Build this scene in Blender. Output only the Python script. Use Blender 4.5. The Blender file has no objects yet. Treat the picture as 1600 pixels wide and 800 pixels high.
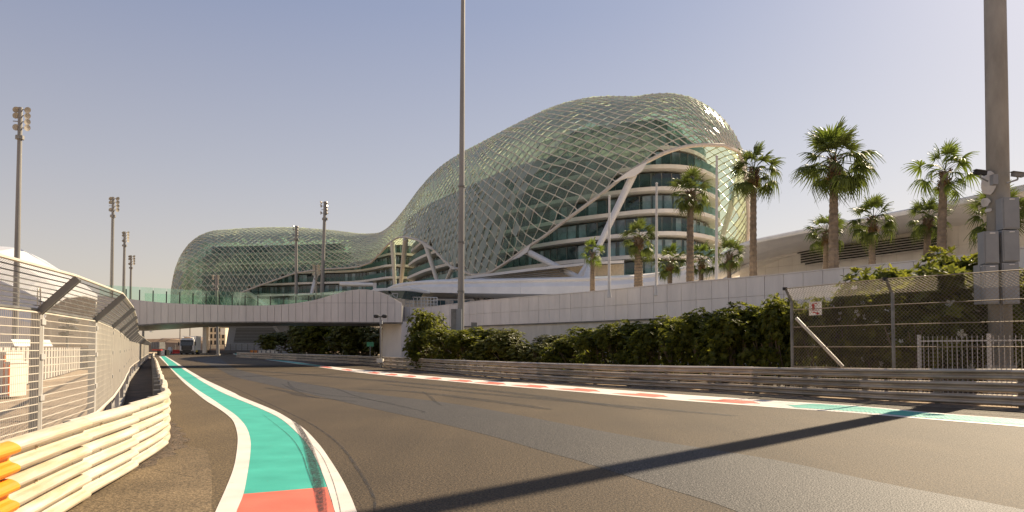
import bpy, math, random
from mathutils import Vector, Matrix, Euler
R=math.radians
random.seed(7)
sc=bpy.context.scene
# ---------------------------------------------------------------- camera
PITCH=R(2.0); F=1150.0; EH=1.6
HZ=543.0                                   # row of the horizon in a 1600x800 frame
SH=(HZ-400-F*math.tan(PITCH))/1600.0
cam=bpy.data.cameras.new('camera'); co=bpy.data.objects.new('camera',cam); sc.collection.objects.link(co)
cam.sensor_width=36; cam.lens=F/1600*36; cam.shift_y=SH; cam.clip_end=4000; cam.clip_start=.05
co.location=(0,0,EH); co.rotation_euler=(math.pi/2+PITCH,0,0)
sc.camera=co
# ---------------------------------------------------------------- sky, sun, exposure
SUN_EL=R(37); SUN_AZ=R(45)                 # azimuth clockwise from +Y (ahead and to the right)
w=bpy.data.worlds.new('World'); sc.world=w; w.use_nodes=True
nt=w.node_tree; nt.nodes.clear()
sky=nt.nodes.new('ShaderNodeTexSky'); sky.sky_type='NISHITA'; sky.sun_disc=False
sky.sun_elevation=SUN_EL; sky.sun_rotation=SUN_AZ; sky.air_density=1.0; sky.dust_density=1.3; sky.ozone_density=1.0
tc=nt.nodes.new('ShaderNodeTexCoord'); sp=nt.nodes.new('ShaderNodeSeparateXYZ'); nt.links.new(tc.outputs['Generated'],sp.inputs[0])
rp=nt.nodes.new('ShaderNodeValToRGB'); nt.links.new(sp.outputs['Z'],rp.inputs[0])
e=rp.color_ramp.elements                   # hazy desert air: warm at the horizon, lilac above, even all the way round
e[0].position=0.0; e[0].color=(.86,.66,.49,1)
e[1].position=1.0; e[1].color=(.17,.23,.42,1)
for z_,c_ in ((.08,(.80,.66,.55)),(.22,(.60,.55,.56)),(.42,(.36,.38,.52))): e.new(z_).color=(*c_,1)
hs=nt.nodes.new('ShaderNodeVectorMath'); hs.operation='SCALE'; hs.inputs['Scale'].default_value=7.2; nt.links.new(rp.outputs[0],hs.inputs[0])
mx=nt.nodes.new('ShaderNodeMix'); mx.data_type='RGBA'; mx.inputs['Factor'].default_value=.66
nt.links.new(sky.outputs[0],mx.inputs['A']); nt.links.new(hs.outputs[0],mx.inputs['B'])
bg=nt.nodes.new('ShaderNodeBackground'); bg.inputs['Strength'].default_value=.063
wo=nt.nodes.new('ShaderNodeOutputWorld'); nt.links.new(mx.outputs['Result'],bg.inputs[0]); nt.links.new(bg.outputs[0],wo.inputs[0])
sl=bpy.data.lights.new('sun','SUN'); sl.energy=5.0; sl.angle=R(.5); sl.color=(1,.83,.60)
so=bpy.data.objects.new('sun',sl); sc.collection.objects.link(so)
sd=Vector((math.sin(SUN_AZ)*math.cos(SUN_EL),math.cos(SUN_AZ)*math.cos(SUN_EL),math.sin(SUN_EL)))
so.rotation_euler=sd.to_track_quat('Z','Y').to_euler(); so.location=(60,60,60)
sc.view_settings.view_transform='Standard'; sc.view_settings.look='None'; sc.view_settings.gamma=1
sc.view_settings.exposure=1.0
sc.render.engine='CYCLES'
sc.cycles.transparent_max_bounces=24
# ---------------------------------------------------------------- place helpers (photo pixel + distance -> point in the place)
_fw=Vector((0,math.cos(PITCH),math.sin(PITCH))); _up=Vector((0,-math.sin(PITCH),math.cos(PITCH)))
def ray(px,py):
    x=(px-800)/F; y=(400-py)/F+SH*1600/F
    return Vector((x,0,0))+_up*y+_fw
def P(px,py,D):
    r=ray(px,py); return Vector((r.x/r.y*D, D, EH+r.z/r.y*D))
def G(px,py,z=0.0):
    r=ray(px,py); t=(z-EH)/r.z; return Vector((r.x*t,r.y*t,z))
def L(px,D,z=0.0): return Vector(((px-800)/F*D,D,z))
def pix(p):
    v=Vector(p)-Vector((0,0,EH)); d=v.dot(_fw); return 800+v.x/d*F, 400-(v.dot(_up)/d*F-SH*1600)
def cr(pts,n):
    pts=[list(p) for p in pts]; out=[]
    for k in range(n):
        x=k*(len(pts)-1)/(n-1); i=min(int(x),len(pts)-2); f=x-i
        a,b,c,d=pts[max(i-1,0)],pts[i],pts[i+1],pts[min(i+2,len(pts)-1)]
        out.append([.5*(2*q+(r-p)*f+(2*p-5*q+4*r-s)*f*f+(3*q-p-3*r+s)*f**3) for p,q,r,s in zip(a,b,c,d)])
    return out
def interp(x,xs,ys):
    if x<=xs[0]: return ys[0]
    for i in range(len(xs)-1):
        if x<=xs[i+1]: return ys[i]+(ys[i+1]-ys[i])*(x-xs[i])/(xs[i+1]-xs[i])
    return ys[-1]
def resample(pts,step,n=None):             # even steps along a polyline (any dimension, length measured in x,y)
    acc=[0]
    for a,b in zip(pts[:-1],pts[1:]): acc.append(acc[-1]+math.hypot(b[0]-a[0],b[1]-a[1]))
    if n is None: n=max(1,int(round(acc[-1]/step)))
    out=[]; j=0
    for k in range(n+1):
        s=acc[-1]*k/n
        while j<len(acc)-2 and acc[j+1]<s: j+=1
        f=(s-acc[j])/max(1e-9,acc[j+1]-acc[j]); out.append([u+(v-u)*f for u,v in zip(pts[j],pts[j+1])])
    return out
# ---------------------------------------------------------------- materials
MATS={}
def mat(name,col,rough=.6,metal=0,var=.12,scale=3.0,bump=0,bscale=40,spec=.5,coat=0,trans=0,streak=0,col2=None,fine=0,rnd=0):
    if name in MATS: return MATS[name]
    m=bpy.data.materials.new(name); m.use_nodes=True; n=m.node_tree.nodes; l=m.node_tree.links
    b=n['Principled BSDF']; out=n['Material Output']
    b.inputs['Roughness'].default_value=rough; b.inputs['Metallic'].default_value=metal
    b.inputs['Specular IOR Level'].default_value=spec; b.inputs['Coat Weight'].default_value=coat
    tcn=n.new('ShaderNodeTexCoord'); src=tcn.outputs['Object']
    if streak:
        mp=n.new('ShaderNodeMapping'); mp.inputs['Scale'].default_value=(1,1,1/streak); l.new(src,mp.inputs[0]); src=mp.outputs[0]
    nz=n.new('ShaderNodeTexNoise'); nz.inputs['Scale'].default_value=scale; nz.inputs['Detail'].default_value=6; nz.inputs['Roughness'].default_value=.6; l.new(src,nz.inputs['Vector'])
    r=n.new('ShaderNodeValToRGB'); l.new(nz.outputs['Fac'],r.inputs[0])
    c2=col2 or tuple(c*(1-2*var) for c in col); c1=col if col2 else tuple(min(1,c*(1+var)) for c in col)
    r.color_ramp.elements[0].position=.34; r.color_ramp.elements[1].position=.66
    r.color_ramp.elements[0].color=(*c2,1); r.color_ramp.elements[1].color=(*c1,1)
    colout=r.outputs[0]
    if fine:
        n2=n.new('ShaderNodeTexNoise'); n2.inputs['Scale'].default_value=fine; n2.inputs['Detail'].default_value=2; l.new(tcn.outputs['Object'],n2.inputs['Vector'])
        r2=n.new('ShaderNodeMapRange'); r2.inputs['From Min'].default_value=.3; r2.inputs['From Max'].default_value=.7; r2.inputs['To Min'].default_value=.55; r2.inputs['To Max'].default_value=1.45; l.new(n2.outputs['Fac'],r2.inputs[0])
        mm=n.new('ShaderNodeMix'); mm.data_type='RGBA'; mm.blend_type='MULTIPLY'; mm.inputs['Factor'].default_value=1; l.new(colout,mm.inputs['A']); l.new(r2.outputs[0],mm.inputs['B']); colout=mm.outputs['Result']
    if rnd:
        oi=n.new('ShaderNodeObjectInfo'); r3=n.new('ShaderNodeMapRange'); r3.inputs['To Min'].default_value=1-rnd; r3.inputs['To Max'].default_value=1+rnd*.4; l.new(oi.outputs['Random'],r3.inputs[0])
        m3=n.new('ShaderNodeMix'); m3.data_type='RGBA'; m3.blend_type='MULTIPLY'; m3.inputs['Factor'].default_value=1; l.new(colout,m3.inputs['A']); l.new(r3.outputs[0],m3.inputs['B']); colout=m3.outputs['Result']
    l.new(colout,b.inputs['Base Color'])
    if bump:
        nb=n.new('ShaderNodeTexNoise'); nb.inputs['Scale'].default_value=bscale; nb.inputs['Detail'].default_value=3; l.new(tcn.outputs['Object'],nb.inputs['Vector'])
        bp=n.new('ShaderNodeBump'); bp.inputs['Strength'].default_value=bump; bp.inputs['Distance'].default_value=.01; l.new(nb.outputs['Fac'],bp.inputs['Height']); l.new(bp.outputs[0],b.inputs['Normal'])
    if trans:
        t=n.new('ShaderNodeBsdfTranslucent'); l.new(colout,t.inputs[0]); ms=n.new('ShaderNodeMixShader'); ms.inputs[0].default_value=trans
        l.new(b.outputs[0],ms.inputs[1]); l.new(t.outputs[0],ms.inputs[2]); l.new(ms.outputs[0],out.inputs[0])
    MATS[name]=m; return m
def glassmat(name,tint,body,fac,rough=.05,var=0,trl=0,trlc=(.8,.85,.7)):
    if name in MATS: return MATS[name]
    m=bpy.data.materials.new(name); m.use_nodes=True; n=m.node_tree.nodes; l=m.node_tree.links
    b=n['Principled BSDF']; out=n['Material Output']
    b.inputs['Base Color'].default_value=(*body,1); b.inputs['Roughness'].default_value=rough; b.inputs['Specular IOR Level'].default_value=.8
    t=n.new('ShaderNodeBsdfTransparent'); t.inputs[0].default_value=(*tint,1)
    if trl:
        tl=n.new('ShaderNodeBsdfTranslucent'); tl.inputs[0].default_value=(*trlc,1); m2=n.new('ShaderNodeMixShader'); m2.inputs[0].default_value=trl; l.new(b.outputs[0],m2.inputs[1]); l.new(tl.outputs[0],m2.inputs[2]); b=m2
    ms=n.new('ShaderNodeMixShader'); fr=n.new('ShaderNodeLayerWeight'); fr.inputs[0].default_value=.16
    ad=n.new('ShaderNodeMath'); ad.operation='ADD'; ad.use_clamp=True; ad.inputs[1].default_value=fac; l.new(fr.outputs['Fresnel'],ad.inputs[0])
    if var:
        tn=n.new('ShaderNodeTexCoord'); nz=n.new('ShaderNodeTexNoise'); nz.inputs['Scale'].default_value=var; l.new(tn.outputs['Object'],nz.inputs['Vector'])
        mr=n.new('ShaderNodeMapRange'); mr.inputs['From Min'].default_value=.35; mr.inputs['From Max'].default_value=.65; mr.inputs['To Min'].default_value=fac-.12; mr.inputs['To Max'].default_value=fac+.12; l.new(nz.outputs['Fac'],mr.inputs[0]); l.new(mr.outputs[0],ad.inputs[1])
    l.new(ad.outputs[0],ms.inputs[0]); l.new(t.outputs[0],ms.inputs[1]); l.new(b.outputs[0],ms.inputs[2]); l.new(ms.outputs[0],out.inputs[0])
    MATS[name]=m; return m
# ---------------------------------------------------------------- mesh builder
class MB:
    def __init__(s): s.v=[]; s.f=[]
    def add(s,vs,fs):
        o=len(s.v); s.v+= [tuple(v) for v in vs]; s.f+=[tuple(i+o for i in f) for f in fs]; return s
    def box(s,c,d,rot=None):
        x,y,z=d[0]/2,d[1]/2,d[2]/2; vs=[Vector((a*x,b*y,g*z)) for g in(-1,1) for b in(-1,1) for a in(-1,1)]
        if rot is not None:
            M=rot if isinstance(rot,Matrix) else Matrix.Rotation(rot,3,'Z'); vs=[M@v for v in vs]
        c=Vector(c); return s.add([v+c for v in vs],[(0,2,3,1),(4,5,7,6),(0,1,5,4),(2,6,7,3),(0,4,6,2),(1,3,7,5)])
    def tube(s,a,b,r0,r1=None,n=8,cap=True):
        a=Vector(a); b=Vector(b); r1=r0 if r1 is None else r1; d=b-a
        if d.length<1e-6: return s
        d.normalize(); u=d.cross(Vector((0,0,1)) if abs(d.z)<.9 else Vector((1,0,0))).normalized(); w_=d.cross(u); vs=[]
        for p,r in((a,r0),(b,r1)):
            for k in range(n):
                t=2*math.pi*k/n+math.pi/n; vs.append(p+u*(math.cos(t)*r)+w_*(math.sin(t)*r))
        fs=[(k,(k+1)%n,n+(k+1)%n,n+k) for k in range(n)]
        if cap: fs+=[tuple(range(n-1,-1,-1)),tuple(range(n,2*n))]
        return s.add(vs,fs)
    def path(s,pts,r,n=6,closed=False):
        k=len(pts)
        for i in range(k if closed else k-1): s.tube(pts[i],pts[(i+1)%k],r,n=n,cap=True)
        return s
    def sweep(s,secs,closed=True,cap=True):          # list of rings with equal counts
        n=len(secs[0]); vs=[v for r in secs for v in r]; fs=[]
        m=n if closed else n-1
        for i in range(len(secs)-1):
            for k in range(m): fs.append((i*n+k,i*n+(k+1)%n,(i+1)*n+(k+1)%n,(i+1)*n+k))
        if cap and closed: fs+=[tuple(range(n-1,-1,-1)),tuple(range((len(secs)-1)*n,len(secs)*n))]
        return s.add(vs,fs)
    def prism(s,poly,off):                            # polygon (3D points) extruded by vector
        n=len(poly); off=Vector(off); vs=[Vector(p) for p in poly]; vs+=[v+off for v in vs]
        return s.add(vs,[tuple(range(n-1,-1,-1)),tuple(range(n,2*n))]+[(k,(k+1)%n,n+(k+1)%n,n+k) for k in range(n)])
    def lathe(s,c,prof,n=12,axis=None):
        M=axis or Matrix.Identity(3); c=Vector(c)
        return s.sweep([[c+M@Vector((math.cos(2*math.pi*k/n)*r,math.sin(2*math.pi*k/n)*r,z)) for k in range(n)] for r,z in prof])
    def mesh(s,name,off=None):
        me=bpy.data.meshes.new(name); o=off or Vector((0,0,0))
        me.from_pydata([(v[0]-o[0],v[1]-o[1],v[2]-o[2]) for v in s.v],[],s.f); me.update(); return me
    def build(s,name,m,parent=None,smooth=False,kind=None,label=None):
        off=wloc(parent) if parent else Vector((0,0,0))
        me=s.mesh(name,off); me.materials.append(m)
        if smooth: me.shade_smooth()
        o=bpy.data.objects.new(name,me); sc.collection.objects.link(o)
        if parent: o.parent=parent
        if kind: o['kind']=kind
        if label: o['label']=label
        return o
def wloc(o):
    v=Vector((0,0,0))
    while o: v+=o.location; o=o.parent
    return v
def inst(src,parent,name=None,loc=None,rot=None,scl=None):
    me=src if isinstance(src,bpy.types.Mesh) else src.data
    o=bpy.data.objects.new(name or me.name,me); sc.collection.objects.link(o); o.parent=parent
    if loc is not None: o.location=loc
    if rot is not None: o.rotation_euler=rot
    if scl is not None: o.scale=scl if hasattr(scl,'__len__') else (scl,)*3
    return o
def thing(name,label,cat,loc=(0,0,0),rz=0,group=None):
    o=bpy.data.objects.new(name,None); sc.collection.objects.link(o); o.location=loc; o.rotation_euler=(0,0,rz); o.empty_display_size=.3
    return tag(o,label,cat,group)
def tag(o,label,cat,group=None):
    o['label']=label; o['category']=cat
    if group: o['group']=group
    return o
def struct(o,kind='structure'): o['kind']=kind; return o
def copy_tree(o,parent=None):
    c=o.copy(); sc.collection.objects.link(c); c.parent=parent
    for ch in o.children: copy_tree(ch,c)
    return c
# shared materials
M_WHITE=mat('white cladding',(.90,.85,.77),.45,var=.04,scale=.6)
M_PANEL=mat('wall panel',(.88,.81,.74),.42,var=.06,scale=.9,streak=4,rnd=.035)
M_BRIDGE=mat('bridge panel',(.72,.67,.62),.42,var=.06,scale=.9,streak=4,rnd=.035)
M_CREAM=mat('cream render',(.74,.68,.58),.8,var=.08,scale=1.2,streak=3)
M_STEEL=mat('painted steel',(.55,.53,.50),.4,metal=.2,var=.08,scale=2)
M_GALV=mat('galvanised steel',(.33,.31,.285),.38,metal=.55,var=.2,scale=1.6,streak=.6)
M_GREY=mat('grey steel',(.20,.195,.185),.5,metal=.3,var=.15,scale=3)
M_MAST=mat('mast steel',(.30,.285,.26),.5,metal=.3,var=.12,scale=.7,streak=5)
M_DARK=mat('dark joint',(.03,.03,.028),.8)
M_CABLE=mat('black plastic',(.02,.02,.02),.5)
M_BOX=mat('grey cabinet paint',(.27,.28,.29),.45,var=.06,scale=1.5)
M_LENS=mat('lamp glass',(.55,.50,.42),.2,var=.05)
M_CONC=mat('concrete',(.36,.33,.28),.9,var=.15,scale=2,bump=.3)
M_BARK=mat('palm bark',(.20,.135,.085),.9,var=.3,scale=6,bump=.9,bscale=14,col2=(.10,.065,.04))
M_WOOD=mat('shrub wood',(.20,.15,.10),.9,var=.3,scale=8)
M_FROND=mat('palm frond',(.11,.14,.028),.45,var=.3,scale=2,trans=.38,spec=.25)
M_FRONDY=mat('young palm frond',(.15,.20,.03),.45,var=.3,scale=2,trans=.42,spec=.25)
M_DEAD=mat('dry palm skirt',(.24,.14,.05),.8,var=.3,scale=5,trans=.2)
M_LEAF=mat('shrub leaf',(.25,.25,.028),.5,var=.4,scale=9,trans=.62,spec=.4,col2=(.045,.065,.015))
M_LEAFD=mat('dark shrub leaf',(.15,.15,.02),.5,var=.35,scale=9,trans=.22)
M_PETAL=mat('white flower',(.75,.72,.6),.6,trans=.3)
M_SOIL=mat('soil',(.075,.055,.038),.95,var=.3,scale=1.5,bump=.8,bscale=12)
M_SAND=mat('sand',(.40,.29,.18),.95,var=.12,scale=.05,bump=.3)
# ================================================================ GROUND, TRACK, MARKINGS
def sheet(name,pts,z,m,kind='structure',label=None):
    o=MB().add([(p[0],p[1],z) for p in pts],[tuple(range(len(pts)))]).build(name,m); o['kind']=kind; return o
def ribbon(name,A,B,z,m,n=60,pxl=True):
    a=cr([tuple(G(*p)) if pxl else p for p in A],n); b=cr([tuple(G(*p)) if pxl else p for p in B],n)
    vs=[(p[0],p[1],z) for p in a]+[(p[0],p[1],z) for p in b]
    return struct(MB().add(vs,[(i,i+1,n+i+1,n+i) for i in range(n-1)]).build(name,m))
def grid_sheet(name,x0,x1,y0,y1,z,m,n=1):
    return struct(MB().add([(x0,y0,z),(x1,y0,z),(x1,y1,z),(x0,y1,z)],[(0,1,2,3)]).build(name,m))
grid_sheet('ground',-2000,2000,-400,3500,-.03,M_SAND)
M_PAVE=mat('sandy paving',(.33,.245,.165),.9,var=.14,scale=.5,bump=.3,fine=30)
struct(MB().add([(-120,-30,-.02),(-3,-30,-.02),(-3,1,-.02),(-6,12.5,-.02),(-22,45,-.02),(-53,110,-.02),(-100,190,-.02),(-200,190,-.02)],[tuple(range(8))]).build('pavement',M_PAVE))
def asphalt(name,base,lo,spk,rough,spec=.5,big=.25,aggr=140):
    m=bpy.data.materials.new(name); m.use_nodes=True; n=m.node_tree.nodes; l=m.node_tree.links; b=n['Principled BSDF']
    t=n.new('ShaderNodeTexCoord')
    def noise(s,d=4,rot=None):
        x=n.new('ShaderNodeTexNoise'); x.inputs['Scale'].default_value=s; x.inputs['Detail'].default_value=d
        if rot is not None:
            mp=n.new('ShaderNodeMapping'); mp.inputs['Rotation'].default_value=(0,0,rot); mp.inputs['Scale'].default_value=(1,.07,1); l.new(t.outputs['Object'],mp.inputs[0]); l.new(mp.outputs[0],x.inputs['Vector'])
        else: l.new(t.outputs['Object'],x.inputs['Vector'])
        return x
    def mrange(s,a,b_,c,d):
        x=n.new('ShaderNodeMapRange'); x.inputs['From Min'].default_value=a; x.inputs['From Max'].default_value=b_; x.inputs['To Min'].default_value=c; x.inputs['To Max'].default_value=d; l.new(s,x.inputs[0]); return x.outputs[0]
    def mul(a,b_):
        x=n.new('ShaderNodeMix'); x.data_type='RGBA'; x.blend_type='MULTIPLY'; x.inputs['Factor'].default_value=1; l.new(a,x.inputs['A']); l.new(b_,x.inputs['B']); return x.outputs['Result']
    r=n.new('ShaderNodeValToRGB'); l.new(noise(big,8).outputs['Fac'],r.inputs[0]); r.color_ramp.elements[0].position=.3; r.color_ramp.elements[1].position=.7
    r.color_ramp.elements[0].color=(*lo,1); r.color_ramp.elements[1].color=(*base,1)
    c=mul(r.outputs[0],mrange(noise(.9,5,rot=R(-28)).outputs['Fac'],.3,.7,.86,1.12))
    c=mul(c,mrange(noise(aggr,1).outputs['Fac'],.34,.72,1-spk,1+spk))
    c=mul(c,mrange(noise(34,1).outputs['Fac'],.38,.64,1-spk*1.1,1+spk*1.3)); c=mul(c,mrange(noise(13,2).outputs['Fac'],.3,.7,.86,1.14))
    l.new(c,b.inputs['Base Color']); b.inputs['Roughness'].default_value=rough; b.inputs['Specular IOR Level'].default_value=spec
    nb=noise(48,3); bp=n.new('ShaderNodeBump'); bp.inputs['Strength'].default_value=.9; bp.inputs['Distance'].default_value=.012; l.new(nb.outputs['Fac'],bp.inputs['Height']); l.new(bp.outputs[0],b.inputs['Normal'])
    return m
M_ASPH=asphalt('track asphalt',(.082,.059,.034),(.058,.042,.025),.42,.72,spec=.22)
M_ASPH2=asphalt('relaid dark asphalt',(.043,.037,.032),(.033,.029,.026),1.0,.66,spec=.36,aggr=85)
M_RUN=asphalt('edge asphalt',(.112,.080,.042),(.082,.059,.032),.35,.8,spec=.3)
# left barrier, right barrier centre lines (x, y)
LR=[(-2.4,-2),(-2.9,1),(-3.35,3.2),(-3.9,5.5),(-4.4,7.3),(-4.9,9.3),(-5.4,11.1),(-5.85,12.4),(-6.5,13.7),(-7.6,16),(-9.97,20.8),(-15.2,31.5),(-21.8,45),(-35.6,73),(-53.5,110)]
RR=[(19.5,9),(17.2,13.5),(15.2,16.8),(13.4,19.2),(11.3,21.6),(9.57,23.9),(7.6,27),(2.9,33),(-3.0,43.5),(-7.6,54),(-13,66),(-19.5,78),(-31.5,98),(-44,118)]
lr=cr(LR,60); rr=cr(RR,60)
poly=[(-2.4,-20)]+lr+[(-75,150),(-108,188),(-108,214),(-60,222),(-20,214),(-42,150),(-44,119)]+[(p[0]-.9,p[1]-.75) for p in rr[::-1]]+[(22,-20)]
sheet('track',poly,0,M_ASPH)
LO=[(295,900),(312,860),(337,800),(353,764),(365,732),(370,705),(371,681),(365,660),(355,649),(340,638),(321,626),(302.5,611),(284,595),(266,576),(256,565),(248,557)]
LI=[(345,900),(352,860),(370,800),(380.5,773),(387,739),(391,710),(391,687),(384,667),(369,650),(347,634.5),(330,623),(310,610),(290,595),(269,577),(259,566),(251,557)]
RI=[(560,900),(545,860),(523,800),(518,782),(509,755),(497.5,726),(484,701),(468,681),(437,654),(400,636),(371,624),(352,616),(335,607.5),(315,596),(300,586),(284,575.6),(271,565.6),(257.5,556.5)]
RO=[(597,900),(580,860),(557,800),(547,775),(533.5,748),(515.5,719),(497.5,694),(475,670.6),(452,655),(430,642.5),(403,631),(376,620),(365,614),(340,602.5),(320,593),(305,584.5),(290,575.6),(275,566),(259,556.5)]
# verge between the left barrier and the painted strip
lo=[tuple(G(*p))[:2] for p in LO]
vb=cr(LR[1:],50); lo2=cr([(x,y) for x,y in lo],50)
struct(MB().add([(p[0]+.05,p[1],.004) for p in vb]+[(p[0],p[1],.004) for p in lo2],[(i,i+1,50+i+1,50+i) for i in range(49)]).build('road_shoulder',M_RUN))
ap=[p for p in cr(LR,140) if 2<p[1]<12.6]; al=[p for p in cr([tuple(G(*p)) for p in LO],140) if 5.2<p[1]<12.6]
struct(MB().add([(p[0]+.05,p[1],.0065) for p in ap[::-1]]+[(-2.6,4.6,.0065)]+[(p[0]-.02,p[1],.0065) for p in al[:1]]+[(p[0]-.02-.10*max(0,p[1]-7),p[1],.0065) for p in al[1:] if p[1]<11.6],[tuple(range(len(ap)+2+len([p for p in al[1:] if p[1]<11.6])))]).build('worn_apron',asphalt('worn tan apron',(.175,.128,.074),(.105,.077,.045),.35,.8,spec=.3,big=.9)))
gp=[(p[0],p[1]) for p in cr(LR,120) if 9.6<p[1]<19]; M_GRAV=mat('loose gravel',(.10,.07,.045),.95,var=.45,scale=9,bump=1,bscale=25,fine=60)
sheet('gravel',[(p[0]+.05,p[1]) for p in gp]+[(p[0]+.14+.28*math.sin(math.pi*min(1,max(0,(p[1]-9.6)/7)))+.07*math.sin(p[1]*7),p[1]) for p in gp[::-1]],.008,M_GRAV)
gr=MB(); rg=random.Random(3)
for k in range(600):
    p=rg.choice(gp); x=p[0]+.08+rg.random()**1.8*.34*math.sin(math.pi*min(1,max(0.05,(p[1]-9.6)/7.5))); y=p[1]+rg.uniform(-.1,.1); s=rg.uniform(.005,.014)
    gr.add([(x+s*rg.uniform(.7,1.3),y,.008),(x-s,y+s*.8,.008),(x-s*.6,y-s,.008),(x,y,.008+s*1.1)],[(0,1,3),(1,2,3),(2,0,3)])
struct(gr.build('pebbles',mat('pebble',(.30,.23,.16),.9,var=.3)),'stuff')
def paint(name,col,wear,wearcol=(.12,.10,.075),sc_=5):
    m=bpy.data.materials.new(name); m.use_nodes=True; n=m.node_tree.nodes; l=m.node_tree.links; b=n['Principled BSDF']; t=n.new('ShaderNodeTexCoord')
    a=n.new('ShaderNodeTexNoise'); a.inputs['Scale'].default_value=1.6; a.inputs['Detail'].default_value=5; l.new(t.outputs['Object'],a.inputs['Vector'])
    r=n.new('ShaderNodeValToRGB'); r.color_ramp.elements[0].position=.3; r.color_ramp.elements[1].position=.7; r.color_ramp.elements[0].color=(*[c*.84 for c in col],1); r.color_ramp.elements[1].color=(*[min(1,c*1.06+.01) for c in col],1); l.new(a.outputs['Fac'],r.inputs[0])
    a2=n.new('ShaderNodeTexNoise'); a2.inputs['Scale'].default_value=sc_; a2.inputs['Detail'].default_value=9; a2.inputs['Roughness'].default_value=.75; l.new(t.outputs['Object'],a2.inputs['Vector'])
    r2=n.new('ShaderNodeValToRGB'); r2.color_ramp.elements[0].position=wear; r2.color_ramp.elements[1].position=wear+.07; r2.color_ramp.elements[0].color=(1,1,1,1); r2.color_ramp.elements[1].color=(0,0,0,1); l.new(a2.outputs['Fac'],r2.inputs[0])
    mx=n.new('ShaderNodeMix'); mx.data_type='RGBA'; l.new(r2.outputs[0],mx.inputs['Factor']); l.new(r.outputs[0],mx.inputs['A']); mx.inputs['B'].default_value=(*wearcol,1); l.new(mx.outputs['Result'],b.inputs['Base Color'])
    b.inputs['Roughness'].default_value=.62
    nb=n.new('ShaderNodeTexNoise'); nb.inputs['Scale'].default_value=70; l.new(t.outputs['Object'],nb.inputs['Vector']); bp=n.new('ShaderNodeBump'); bp.inputs['Strength'].default_value=.35; bp.inputs['Distance'].default_value=.005; l.new(nb.outputs['Fac'],bp.inputs['Height']); l.new(bp.outputs[0],b.inputs['Normal'])
    return m
M_TEAL=paint('teal track paint',(.028,.35,.27),.30)
M_RED=paint('coral red paint',(.62,.12,.07),.33)
M_WLINE=paint('white track paint',(.64,.58,.52),.30,(.35,.28,.2))
# left painted strip
ribbon('painted_strip',LI[3:],RI[3:],.008,M_TEAL,90)
ribbon('red_paint_patch',[LI[0],LI[1],LI[2],LI[3]],[RI[0],RI[1],RI[2],(510.5,762)],.009,M_RED,14)
ribbon('edge_line',LO,LI,.012,M_WLINE,100)
ribbon('edge_line',RI,RO,.012,M_WLINE,100)
# right painted kerb
KL=[(1900,693),(1750,680),(1600,667.5),(1457.5,656),(1339,646),(1240,639),(1145,632),(1050,625),(955,617),(860,609),(765,601.5),(694,595),(622,588.5),(551,581),(494,573)]
KU=[(1900,681),(1750,668),(1600,655.6),(1457,645),(1339,634),(1240,628),(1145,622),(1050,615.6),(955,608.5),(860,601.4),(765,595),(694,589.7),(622,583.5),(551,576.5),(500,571)]
kl=cr([tuple(G(*p)) for p in KL],200); ku=cr([tuple(G(*p)) for p in KU],200)
def kpt(px,t,z):
    def at(c):
        for a,b in zip(c[:-1],c[1:]):
            xa,xb=pix((a[0],a[1],0))[0],pix((b[0],b[1],0))[0]
            if xa>=px>=xb: f=(xa-px)/max(1e-6,xa-xb); return Vector((a[0]+(b[0]-a[0])*f,a[1]+(b[1]-a[1])*f,z))
        return Vector((c[-1][0],c[-1][1],z)) if px<500 else Vector((c[0][0],c[0][1],z))
    return at(kl).lerp(at(ku),t)
struct(MB().add([(p[0],p[1],.006) for p in kl]+[(p[0],p[1],.006) for p in ku],[(i,i+1,201+i,200+i) for i in range(199)]).build('painted_kerb',M_WLINE))
mb=MB()
for x0,x1 in [(497,520),(532,551),(573,594),(600,622),(627,651),(663,691),(698,739),(739,791),(798,858),(865,938),(955,1045),(1074,1188)]:
    w_=x1-x0; q=[kpt(x0,.20,.010),kpt(x0+.35*w_,.18,.010),kpt(x0+.75*w_,.18,.010),kpt(x0+.86*w_,.34,.010),kpt(x1,.36,.010),kpt(x0+.9*w_,.66,.010),kpt(x0+.5*w_,.70,.010),kpt(x0+.42*w_,.50,.010),kpt(x0+.2*w_,.40,.010)]
    mb=MB(); mb.add(q,[tuple(range(9))]); struct(mb.build('red_kerb_block',M_RED))
xs=[1228+i*14 for i in range(48)]
mb=MB(); A=[kpt(x,.17 if i else .5,.010) for i,x in enumerate(xs)]; B=[kpt(x+(14 if i<4 else 0),.86 if i>1 else .5+.18*i,.010) for i,x in enumerate(xs)]
mb.add(A+B,[(i,i+1,len(xs)+i+1,len(xs)+i) for i in range(len(xs)-1)]); struct(mb.build('teal_kerb_block',M_TEAL))
TL=[(500,573.6),(470,569.6),(442,565.6),(404,560.6),(385,557.6),(372,555.2),(364,553.2),(368,551.6),(385,550.5)]; TU=[(500,570.6),(470,566.6),(442,563),(404,558.6),(390,556.8),(381,555),(376,553.2),(378,552.2),(388,551.4)]
ribbon('painted_kerb',TL,TU,.006,M_WLINE,60)
def mid(a,b,t): return [(p[0]+(q[0]-p[0])*t,p[1]+(q[1]-p[1])*t) for p,q in zip(a,b)]
ribbon('teal_kerb_block',mid(TL,TU,.2),mid(TL,TU,.84),.010,M_TEAL,60)
# relaid band of darker asphalt
DU=[(1900,862),(1720,822),(1556,788),(1381,755),(1206,718),(1009,686),(900,666),(769,641),(681,627),(594,617),(506,604),(419,588),(372,577),(352,566),(340,557)]
DL=[(1400,900),(1260,850),(1140,795),(1031,760),(944,733),(900,719),(845,704),(769,682),(681,660),(594,641),(506,621),(419,601),(362,587),(330,571),(300,561)]
ribbon('relaid_asphalt',DU,DL,.003,M_ASPH2,80)
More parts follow.
